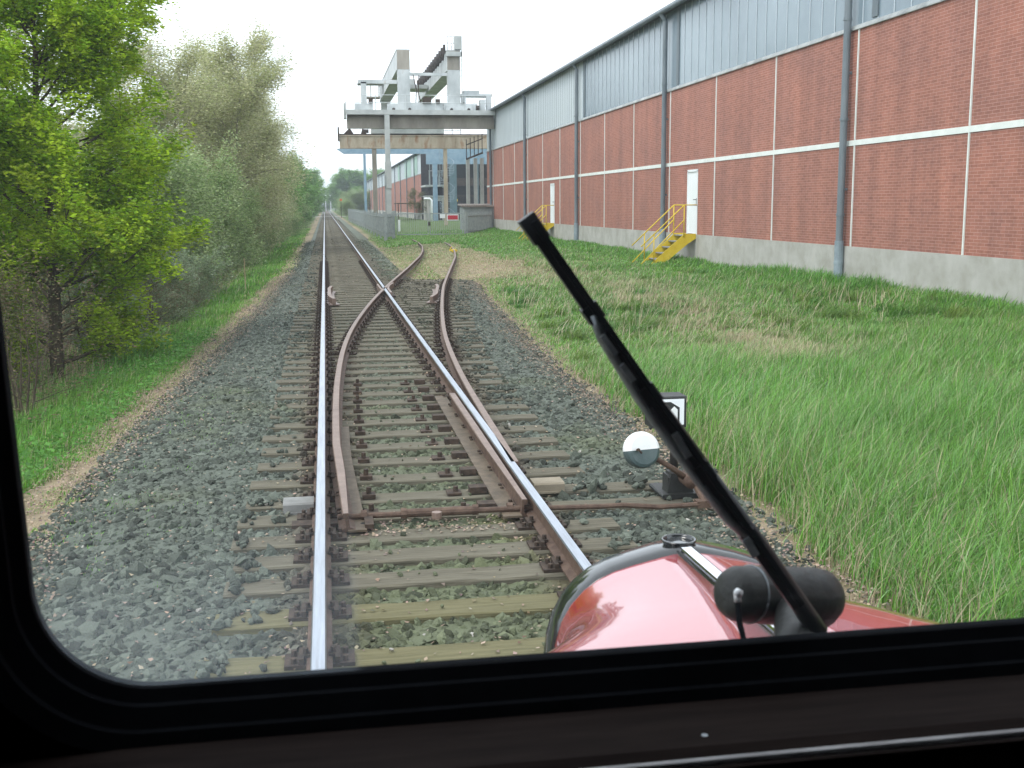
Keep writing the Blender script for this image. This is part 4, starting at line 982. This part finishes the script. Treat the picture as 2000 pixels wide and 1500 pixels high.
# lower crane parked on middle runway
g = empty('crane_carriage', (7, 104, 8.3), 'low crane end carriage with dark drive motor parked on the rusty girder', 'crane')
b = MB(); b.box(4.4, 8.9, 103, 103.5, 8.2, 9.0); b.box(9.0, 9.8, 103, 103.6, 8.2, 9.0); b.build('carriage', M['concrete_pale'], g)
b = MB(); b.box(9.2, 10.3, 102.4, 102.9, 8.4, 8.8); b.tube([(9.3, 102.3, 8.62), (10.3, 102.3, 8.62)], .17, 10); b.tube([(3.6, 102.4, 8.6), (4.1, 102.4, 8.6)], .18, 10); b.build('drive_motor', M['dark_steel'], g)
b = MB(); railing(b, 4.6, 12.4, 102.5, 8.3, .75, 10, .03); b.build('railing', M['plate'], g)
# columns by the hall corner, bracket stair
g = empty('corner_columns', (11.4, 86, 0), 'group of pale columns and a black bracket beside the brick hall corner', 'columns')
for x in (10.78, 11.36, 11.86):
    b = MB(); b.box(x, x+.26, 85.8, 86.1, 0, 5.55); b.build('column', M['concrete_pale'], g)
b = MB(); b.beam((10.7, 85.2, 5.45), (11.9, 84.6, 5.9), .12, .12); b.beam((10.7, 85.2, 6.5), (11.9, 84.6, 6.95), .07, .07)
for k in range(5): x = 10.7+.3*k; b.box(x-.03, x+.03, 85.0, 85.06, 5.45+.11*k, 6.9+.11*k)
b.build('bracket_frame', M['dark_steel'], g)
# small shed at corner
g = empty('lean_to_shed', (10.4, 80, 0), 'small grey shed with corrugated roof edge beside the brick hall corner', 'shed')
b = MB(); b.box(9.75, 11.85, 79.4, 81.9, -.1, 1.86); b.build('wall', M['fence'], g)
b = MB()
for k in range(14): x = 9.6+k*.16; b.tube([(x+.08, 79.2, 1.94), (x+.08, 82.0, 2.04)], .085, 8)
b.build('roof', mat('dirty corrugated roof', (.2, .17, .15), (.32, .28, .25), .9, scale=3), g)
# spiral stair in front of hall 2
g = empty('spiral_stairs', (13.6, 126, 0), 'grey spiral staircase in the yard before the distant hall', 'stairs')
b = MB(); b.tube([(13.6, 126, 0), (13.6, 126, 7.4)], .07, 8); b.build('pole', M['teal_steel'], g)
b = MB()
for k in range(38):
    a = k*.42; z = .15+k*.19
    b.beam((13.6, 126, z), (13.6+.8*math.cos(a), 126+.8*math.sin(a), z), .28, .04)
b.build('treads', M['zinc'], g)
b = MB(); b.tube([(13.6+.82*math.cos(k*.21), 126+.82*math.sin(k*.21), 1.1+k*.095) for k in range(76)], .025, 5)
for k in range(0, 76, 3): b.tube([(13.6+.82*math.cos(k*.21), 126+.82*math.sin(k*.21), .1+k*.095), (13.6+.82*math.cos(k*.21), 126+.82*math.sin(k*.21), 1.1+k*.095)], .018, 4)
b.build('handrail', M['zinc'], g)
# platform with railing and annex
g = empty('platform_annex', (11, 136, 0), 'low concrete annex with roof ledge and railed platform at the distant hall', 'annex')
b = MB(); b.box(11.9, 13.9, 131, 137, -.1, 3.0); b.build('wall', M['concrete'], g)
b = MB(); b.box(11.6, 14.2, 130.6, 137.2, 4.15, 4.35); b.box(11.5, 14.0, 130.8, 137, 3.0, 3.12); b.build('ledge', M['concrete_pale'], g)
b = MB(); b.box(12.3, 13.5, 130.98, 131, .3, 2.5); b.box(12.6, 13.6, 131.2, 136.8, 3.2, 4.1); b.build('opening', M['black_void'], g)
b = MB()
for k in range(6): x = 12.1+.3*k; b.box(x, x+.06, 130.7, 130.76, 5.3, 7.0)
b.box(12.0, 13.7, 130.7, 130.76, 5.9, 6.0); b.box(12.0, 13.7, 130.7, 130.76, 6.85, 6.95)
for k in range(3): b.box(12.05+.55*k, 12.2+.55*k, 130.8, 131, 4.35, 5.9)
b.build('railing', M['fence'], g)
b = MB(); b.box(8.9, 11.88, 140.5, 147, 2.2, 2.32); b.box(9.0, 9.1, 140.6, 140.7, .1, 2.2); b.build('canopy', M['plate'], g)
g = MB(); g.tube([(10.9, 125, 2.75), (11.55, 125, 2.75), (11.75, 125, 2.55), (11.75, 125, .2)], .12, 14)
tag(g.build('vent_pipe', M['white'], smooth=True), 'bent white pipe in the crane yard before the distant hall', 'pipe')
VN = tree('climbing_shrub', (10.6, 133, .1), 711, 'straggly brown green creeper hanging by the distant hall wall', 'shrub', None, 3.6, .04, 18, 1.2, .3, .2, 9, .16, [(.16, .18, .07), (.2, .18, .09)], .12, sub=4, tw=3)

# ------------------------------------------------------------------ fences, gate, signs
def pal(b, p0, p1, z0, z1, step, w=.03, wy=.03):
    L = math.dist(p0, p1); n = max(1, int(L/step))
    for k in range(n+1):
        t = k/n; x = p0[0]+(p1[0]-p0[0])*t; y = p0[1]+(p1[1]-p0[1])*t; b.box(x-w/2, x+w/2, y-wy/2, y+wy/2, z0, z1)
g = empty('entrance_gate', (6.8, 74, 0), 'double grey bar gate across the siding with small signs', 'gate')
for (x0, x1) in ((4.62, 6.72), (6.80, 9.0)):
    b = MB(); pal(b, (x0+.05, 74), (x1-.05, 74), .12, 1.45, .125, .022, .022); b.box(x0, x1, 73.98, 74.02, 1.45, 1.52); b.box(x0, x1, 73.98, 74.02, .10, .16); b.box(x0, x0+.05, 73.97, 74.03, .1, 1.52); b.box(x1-.05, x1, 73.97, 74.03, .1, 1.52)
    b.build('gate_leaf', M['fence'], g)
for x in (4.45, 9.15): b = MB(); b.box(x-.08, x+.08, 73.92, 74.08, -.1, 1.7); b.build('gate_post', M['fence'], g)
b = MB(); b.box(6.7, 6.85, 73.92, 73.97, .7, .95); b.build('lock', M['dark_steel'], g)
b = MB(); b.box(7.95, 8.72, 73.93, 73.96, 1.02, 1.42); s_ = b.build('red_sign', M['white'], g)
b = MB(); b.box(8.0, 8.67, 73.915, 73.928, 1.08, 1.36); b.build('sign_face', M['signred'], s_)
b = MB(); b.box(7.48, 7.83, 73.93, 73.96, 1.18, 1.44); b.build('white_sign', M['white'], g)
b = MB(); b.box(4.72, 4.86, 73.85, 73.9, .35, 1.1); b.build('white_notice', M['white'], g)
def fence(p0, p1, step, label, post):
    g = empty('steel_fence', (p0[0], p0[1], 0), label, 'fence', 'grey steel fences of the crane yard')
    b = MB(); pal(b, p0, p1, .02, 1.5, step, .05, .05); b.build('palisade', M['fence'], g)
    L = math.dist(p0, p1); n = max(1, int(L/post))
    b = MB()
    for z in (.3, 1.3): b.beam((p0[0], p0[1], z), (p1[0], p1[1], z), .04, .05)
    b.build('rail_bars', M['fence'], g)
    for k in range(n+1):
        t = k/n; x = p0[0]+(p1[0]-p0[0])*t; y = p0[1]+(p1[1]-p0[1])*t
        b = MB(); b.box(x-.05, x+.05, y-.05, y+.05, -.2, 1.62); b.build('fence_post', M['fence'], g)
fence((9.3, 74.), (11.7, 79.3), .14, 'short grey steel fence from the gate to the brick hall', 2.5)
fence((3.75, 72.5), (3.45, 168), .42, 'long grey steel fence running beside the main track', 5)
fence((3.78, 72.4), (4.35, 73.9), .12, 'short angled grey fence left of the gate', 1.5)
b = MB(); b.box(3.74, 3.82, 70.5, 70.58, -.1, 3.9); b.box(3.66, 3.76, 70.4, 70.5, -.1, .35); b.box(3.72, 3.84, 70.4, 70.49, 3.2, 3.9)
tag(b.build('lamp_post', M['fence']), 'slim pale post left of the pale crane column', 'post')
g = empty('signal_disc', (2.4+.6, 210, 0), 'small orange signal disc on a post right of the far track', 'signal')
b = MB(); b.tube([(3.0, 210, -.2), (3.0, 210, 2.9)], .05, 6); b.build('post', M['dark_steel'], g)
b = MB(); b.tube([(3.0, 209.9, 3.1), (3.0, 209.98, 3.1)], .24, 14); b.build('disc', M['orange'], g)
for x in (.2, 2.2):
    b = MB(); b.tube([(x+.3, 470, -.2), (x+.3, 470, 6.5)], .12, 6); b.box(x, x+.6, 469.8, 470, 6.2, 6.5)
    tag(b.build('catenary_mast', M['white']), 'faint white mast at the far end of the track, one of a pair', 'mast', 'pair of faint white masts')
b = MB(); b.box(-3, 5, 236, 240, -.25, -.17); tag(b.build('level_crossing', M['concrete']), kind='structure')

# ------------------------------------------------------------------ rail trolley around the camera
TR = empty('rail_trolley', (.65, 0, 0), 'rail trolley we look out of, black windscreen surround with red bonnet ahead', 'rail trolley')
CX = .655
def hood_sec(y):
    w = np.interp(y, [.8, 1.2, 1.5, 1.62, 1.70, 1.75, 1.85, 2.02], [.66, .62, .52, .41, .345, .31, .275, .260]); g = np.interp(y, [1.62, 2.0], [.58, 1.]); zt = np.interp(y, [.8, 2.02], [1.42, 1.386])
    half = [(0, 0), (.05, -.010), (.10, -.0225), (.14, -.0345), (.170, -.050), (.196, -.070), (.220, -.098), (.238, -.132), (.250, -.175), (.256, -.23), (.258, -.30), (.258, -.36), (.258, -.42)]
    pts = [(CX+sg*dx*w/.262, zt+dz*(g if dx < .24 else 1-(1-g)*max(0, 1-(-dz-.13)/.2))) for sg, hh in ((-1, half[::-1]), (1, half[1:])) for dx, dz in hh]
    return pts
ysH = [.8, 1.0, 1.2, 1.4, 1.5, 1.56, 1.62, 1.66, 1.7, 1.75, 1.8, 1.85, 1.9, 1.95, 2.0]
b = MB(); rings = [hood_sec(y) for y in ysH]; vs = [(x, y, z) for y, rg in zip(ysH, rings) for x, z in rg]
for side in (0, 12):      # two roof halves meeting in a crease under the bright strip
    vv = [vs[i*25+side+k] for i in range(len(ysH)) for k in range(13)]
    b.add(vv, [(i*13+k, i*13+k+1, (i+1)*13+k+1, (i+1)*13+k) for i in range(len(ysH)-1) for k in range(12)])
hood = b.build('bonnet', M['red'], TR, smooth=True)
sm = hood.modifiers.new('thickness', 'SOLIDIFY'); sm.thickness = .004
# black radiator surround at the nose
b = MB(); vs = []; secs = [(1.948, 0.001, .0), (1.953, .007, .0), (1.97, .009, .001), (2.02, .009, .0), (2.035, .004, -.003), (2.045, -.02, -.02)]
for (y, e, dz) in secs:
    rg = hood_sec(2.0)
    for (x, z) in rg:
        k = (x-CX)/.262; nz = max(0, 1-abs(k)**2)
        vs.append((x+e*k, y, z+e*(.4+.6*nz)+dz))
b.add(vs, [(i*25+k, i*25+k+1, (i+1)*25+k+1, (i+1)*25+k) for i in range(len(secs)-1) for k in range(24)])
b.add([(x, 2.04, z-.02) for x, z in hood_sec(2.0)], [tuple(range(25))])
b.build('radiator_surround', M['blackpaint'], TR, smooth=True)
# filler neck
b = MB(); n = 28; vs = []
for (r_, z) in ((.030, 1.37), (.031, 1.392), (.034, 1.396), (.0345, 1.399), (.031, 1.400), (.0285, 1.397), (.028, 1.390), (.0, 1.389)):
    vs += [(CX+r_*math.cos(2*math.pi*k/n), 1.995+r_*math.sin(2*math.pi*k/n), z) for k in range(n)]
b.add(vs, [(i*n+k, i*n+(k+1) % n, (i+1)*n+(k+1) % n, (i+1)*n+k) for i in range(7) for k in range(n)])
nk = b.build('filler_neck', M['blackpaint'], TR, smooth=True)
b = MB(); b.tube([(CX, 1.995, 1.3895), (CX, 1.995, 1.3925)], .0283, 24); b.build('filler_opening', M['black_void'], nk)
b = MB(); ysS = np.linspace(.85, 1.962, 14); vs = []
for y in ysS:
    zt = np.interp(y, [.8, 2.02], [1.42, 1.386])+.001
    for (dx, dz) in ((-.0125, .000), (-.010, .007), (.010, .007), (.0125, .000)): vs.append((CX+dx, y, zt+dz))
b.add(vs, [(i*4+k, i*4+k+1, (i+1)*4+k+1, (i+1)*4+k) for i in range(13) for k in range(3)]+[(0, 1, 2, 3)]); b.build('chrome_strip', M['chrome'], hood)
for s_ in (-1, 1):
    b = MB(); vs = []
    for y in ysS:
        zt = np.interp(y, [.8, 2.02], [1.42, 1.386])+.000
        for (dx, dz) in ((s_*.0135, -.004), (s_*.0165, .004), (s_*.019, -.004)): vs.append((CX+dx, y, zt+dz))
    b.add(vs, [(i*3+k, i*3+k+1, (i+1)*3+k+1, (i+1)*3+k) for i in range(13) for k in range(2)]); b.build('hinge_bead', M['blackpaint'], hood)
# ---- cab: rounded windscreen opening in the plane y = .75
WYP = .75; X0, X1, Z0, Z1, RC = -.198, 1.50, 1.716, 2.42, .074
def ropening(x0, x1, z0, z1, r, n=12):
    P_ = []
    for (cx0, cz0, a0) in ((x1-r, z0+r, -90), (x1-r, z1-r, 0), (x0+r, z1-r, 90), (x0+r, z0+r, 180)):
        for k in range(n+1): a = math.radians(a0+90*k/n); P_.append((cx0+r*math.cos(a), cz0+r*math.sin(a)))
    return P_
def shear(P_): return [(x-(z-Z0)*.035 if x < .4 else x, z) for x, z in P_]
def ring(b, Pa, ya, Pb, yb):
    n = len(Pa); b.add([(x, ya, z) for x, z in Pa]+[(x, yb, z) for x, z in Pb], [(i, (i+1) % n, n+(i+1) % n, n+i) for i in range(n)])
O0 = shear(ropening(X0, X1, Z0, Z1, RC)); O1 = shear(ropening(X0-.008, X1+.008, Z0-.007, Z1+.008, RC+.006)); O2 = shear(ropening(X0-.020, X1+.02, Z0-.018, Z1+.02, RC+.015)); O3 = shear(ropening(X0-.032, X1+.03, Z0-.028, Z1+.03, RC+.025))
b = MB(); ring(b, O0, .757, O0, .745); ring(b, O0, .745, O1, .738); ring(b, O1, .738, O1, .732); ring(b, O1, .732, O2, .722); ring(b, O2, .722, O2, .716); ring(b, O2, .716, O3, .708); ring(b, O3, .708, O3, .74)
ring(b, O0, .757, O2, .765); ring(b, O2, .765, O3, .757)
b.build('window_rubber', M['rubber'], TR, smooth=True)
OUT = []                                  # outer wall outline matched point for point with the opening
for (x, z) in O3:
    OUT.append((x, z))
n = len(O3); CAB = (-.42, 1.73, 1.0, 2.62)
def outer(x, z):
    cx0, cz0 = .65, 2.07; dx, dz = x-cx0, z-cz0; t = min((CAB[1]-cx0)/abs(dx) if dx else 9e9, ((CAB[3]-cz0) if dz > 0 else (cz0-CAB[2]))/abs(dz) if dz else 9e9)
    return (cx0+dx*t, cz0+dz*t)
OO = [outer(x, z) for x, z in O3]
b = MB(); b.add([(x, .735, z) for x, z in O3]+[(x, .735, z) for x, z in OO], [(i, (i+1) % n, n+(i+1) % n, n+i) for i in range(n)])
b.add([(x, .757, z) for x, z in O3]+[(x, .757, z) for x, z in OO], [(i, (i+1) % n, n+(i+1) % n, n+i) for i in range(n)])
b.build('front_wall', M['interior'], TR)
b = MB(); b.box(-.44, -.42, -1.6, .757, .3, 2.62); b.box(1.73, 1.75, -1.6, .757, .3, 2.62); b.box(-.42, 1.73, -1.6, -1.58, .3, 2.62); b.box(-.42, 1.73, -1.58, .757, .3, .32); b.build('cab_wall', M['interior'], TR)
b = MB(); b.box(-.46, 1.77, -1.62, .80, 2.625, 2.67); b.build('cab_roof', M['interior'], TR)
# ledges below the window
b = MB(); b.prism([(.7345, 1.690), (.7345, 1.60), (.62, 1.60), (.62, 1.6895), (.640, 1.695)], -.418, 1.728, axis=0); b.build('window_ledge', M['wood'], TR)
b = MB(); b.tube([(-.1, .617, 1.6965), (1.728, .617, 1.6965)], .0028, 8); b.tube([(-.418, .617, 1.696), (-.1, .617, 1.696)], .0014, 8); b.build('ledge_highlight', M['edge'], TR)  # pale bead added to draw the highlight along the ledge edge
b = MB(); b.prism([(.614, 1.60), (.614, 1.52), (.52, 1.52), (.52, 1.62), (.545, 1.625), (.56, 1.60)], -.418, 1.728, axis=0); b.build('dashboard', M['interior'], TR)
b = MB(); b.tube([(.10, .54, 1.629), (1.728, .54, 1.629)], .0024, 8); b.build('dashboard_highlight', M['edge'], TR)  # second pale bead, a painted highlight on the dashboard edge
b = MB(); b.tube([(.235, .655, 1.693), (.235, .655, 1.6945)], .0022, 12); b.build('ledge_screw', M['wiper_grey'], TR)
# glass with a dusty film and a pale cab reflection painted at lower left
gm = bpy.data.materials.new('dusty glass with painted reflection'); gm.use_nodes = True; N = gm.node_tree.nodes; L = gm.node_tree.links; N.clear()
out = N.new('ShaderNodeOutputMaterial'); tr = N.new('ShaderNodeBsdfTransparent'); gl = N.new('ShaderNodeBsdfGlossy'); gl.inputs['Roughness'].default_value = .02
tr.inputs[0].default_value = (.975, .985, .98, 1)
fz = N.new('ShaderNodeFresnel'); fz.inputs[0].default_value = 1.25; m1 = N.new('ShaderNodeMixShader'); L.new(fz.outputs[0], m1.inputs[0]); L.new(tr.outputs[0], m1.inputs[1]); L.new(gl.outputs[0], m1.inputs[2])
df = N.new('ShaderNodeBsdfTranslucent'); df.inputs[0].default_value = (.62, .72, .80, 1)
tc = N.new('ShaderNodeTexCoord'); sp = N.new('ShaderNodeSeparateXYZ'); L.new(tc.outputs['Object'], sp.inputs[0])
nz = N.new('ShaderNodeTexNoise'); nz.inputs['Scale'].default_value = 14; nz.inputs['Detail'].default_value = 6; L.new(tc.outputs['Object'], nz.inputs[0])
def mr(src, a, b_, c_, d_):
    q = N.new('ShaderNodeMapRange'); q.interpolation_type = 'SMOOTHSTEP'; q.inputs[1].default_value = a; q.inputs[2].default_value = b_; q.inputs[3].default_value = c_; q.inputs[4].default_value = d_; L.new(src, q.inputs[0]); return q.outputs[0]
def mul(a, b_):
    q = N.new('ShaderNodeMath'); q.operation = 'MULTIPLY'
    for i, s in enumerate((a, b_)):
        if isinstance(s, float): q.inputs[i].default_value = s
        else: L.new(s, q.inputs[i])
    return q.outputs[0]
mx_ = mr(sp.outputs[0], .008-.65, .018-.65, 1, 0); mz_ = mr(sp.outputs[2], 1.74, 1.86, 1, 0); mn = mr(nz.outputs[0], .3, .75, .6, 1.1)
cab_reflection = mul(mul(mul(mx_, mz_), mn), .13)  # painted reflection of the cab interior, a pale mottled veil
ad = N.new('ShaderNodeMath'); ad.operation = 'ADD'; L.new(cab_reflection, ad.inputs[0]); ad.inputs[1].default_value = .012
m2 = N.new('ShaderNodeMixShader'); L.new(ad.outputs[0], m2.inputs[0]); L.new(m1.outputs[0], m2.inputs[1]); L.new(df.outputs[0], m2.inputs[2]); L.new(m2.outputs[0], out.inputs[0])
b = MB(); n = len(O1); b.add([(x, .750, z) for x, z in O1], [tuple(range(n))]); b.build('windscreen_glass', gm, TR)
# ---- wiper and its motor (outside the glass)
def wp(px, py, y):        # point on the outside plane at distance y, from its two ray slopes
    d = fw+(px-1000)/2170*r2-(py-750)/2170*u2; t = y/d[1]; return EYE+d*t
b = MB(); c0 = wp(1418, 1158, .86); c1 = wp(1628, 1170, .90); ax = (c1-c0)/np.linalg.norm(c1-c0); Rm_ = .0243
b.tube([c0-ax*.000, c0+ax*.003, c0+ax*.010, c0+ax*.03, c1-ax*.03, c1-ax*.016, c1-ax*.006, c1-ax*.001], [Rm_*.55, Rm_*.8, Rm_*.96, Rm_, Rm_*1.12, Rm_*1.08, Rm_*.82, Rm_*.5], 28)
mo = b.build('wiper_motor', M['motor'], TR, smooth=True)
b = MB(); nb = wp(1560, 1255, .80); b.tube([wp(1548, 1185, .855), wp(1556, 1225, .82), nb, wp(1560, 1300, .765)], [.014, .0185, .0195, .0195], 20); b.build('motor_neck', M['motor'], mo, smooth=True)
b = MB(); q0 = wp(1440, 1160, .832); b.tube([q0, wp(1441, 1174, .832)], .0030, 12); b.tube([wp(1438, 1156, .832), wp(1446, 1160, .828)], .0034, 12); b.build('cable_terminal', M['white'], mo, smooth=True)
b = MB(); b.tube([wp(1441, 1178, .832), wp(1444, 1215, .83), wp(1456, 1262, .815), wp(1462, 1300, .80)], .0026, 8); b.build('cable', M['rubber'], mo, smooth=True)
A = wp(1590, 1222, .785); Bm = wp(1370, 905, .79); Bt = wp(1253, 745, .785); 
b = MB(); b.tube([wp(1600, 1235, .79), wp(1575, 1200, .79), wp(1500, 1085, .792), wp(1375, 910, .79)], [.0078, .0078, .006, .005], 10); b.tube([wp(1375, 910, .79), wp(1310, 820, .787), Bt], [.0052, .0048, .004], 8)
arm = b.build('wiper_arm', M['wiper'], TR, smooth=True)
b = MB(); b.beam(wp(1492, 1090, .782), wp(1360, 905, .779), .004, .0022, (0, 1, 0)); b.beam(wp(1345, 880, .778), wp(1262, 765, .778), .0035, .002, (0, 1, 0)); b.build('arm_highlight_spring', M['wiper_grey'], arm)
# blade carrier and rubber
S0 = wp(1034, 432, .765); S1 = wp(1568, 1196, .765); dd_ = S1-S0
b = MB(); b.beam(S0+[0, .004, 0], S0+dd_*.985+[0, .004, 0], .0095, .007, (0, 1, 0)); bl_o = b.build('wiper_blade', M['wiper'], TR)
b = MB(); b.beam(S0+[.002, -.004, 0], S0+dd_*.97+[.002, -.004, 0], .004, .010, (0, 1, 0)); b.build('blade_rubber', M['rubber'], bl_o)
b = MB()
for (t0_, t1_) in ((-.01, .045), (.20, .235), (.40, .44), (.60, .64), (.78, .82)): b.beam(S0+dd_*t0_+[0, .004, 0], S0+dd_*t1_+[0, .004, 0], .0125, .010, (0, 1, 0))
b.build('blade_claw', M['wiper'], bl_o)
off = np.array([-.0055, .004, -.002])
b = MB(); b.tube([S0+dd_*.22, S0+dd_*.27+off*.8, S0+dd_*.42+off*1.3, S0+dd_*.56+off*1.3, S0+dd_*.74+off*.9, S0+dd_*.80], .0042, 8); b.build('blade_bow', M['wiper_grey'], bl_o, smooth=True)

b = MB()
for (p0, p1, w_) in (((1176, 655), (1203, 692), .0042), ((1214, 712), (1238, 744), .0042), ((1318, 846), (1345, 893), .0052), ((1456, 1052), (1476, 1086), .0062)):
    b.beam(wp(*p0, .7575), wp(*p1, .7575), w_, .002, (0, 1, 0))
b.build('worn_edge', M['wiper_grey'], bl_o)
b = MB(); cm = c0+ax*.026; a1 = np.cross(ax, [0, 0, 1.]); a1 /= np.linalg.norm(a1); a2 = np.cross(ax, a1)
b.tube([cm+(a1*math.cos(t)+a2*math.sin(t))*(Rm_+.0002) for t in np.linspace(0, 2*math.pi, 40)], .0009, 6); b.build('housing_seam', M['wiper_grey'], mo, smooth=True)
b = MB()
for k in (-1, 1): q = c1-ax*.022+np.array([0, -Rm_*.95, -.004*k]); b.tube([q, q+np.array([0, -.003, 0])], .0018, 8)
b.build('housing_screw', M['wiper_grey'], mo)

# ------------------------------------------------------------------ thin air haze
b = MB(); b.box(-2600, 2600, -60, 3100, -3, 60); hz = b.build('haze', []); tag(hz, kind='stuff')
hm = bpy.data.materials.new('haze'); hm.use_nodes = True; N = hm.node_tree.nodes; N.clear(); o_ = N.new('ShaderNodeOutputMaterial'); pv = N.new('ShaderNodeVolumePrincipled')
pv.inputs['Color'].default_value = (.86, .93, 1, 1); pv.inputs['Density'].default_value = .0006; hm.node_tree.links.new(pv.outputs[0], o_.inputs['Volume']); hz.data.materials.append(hm)
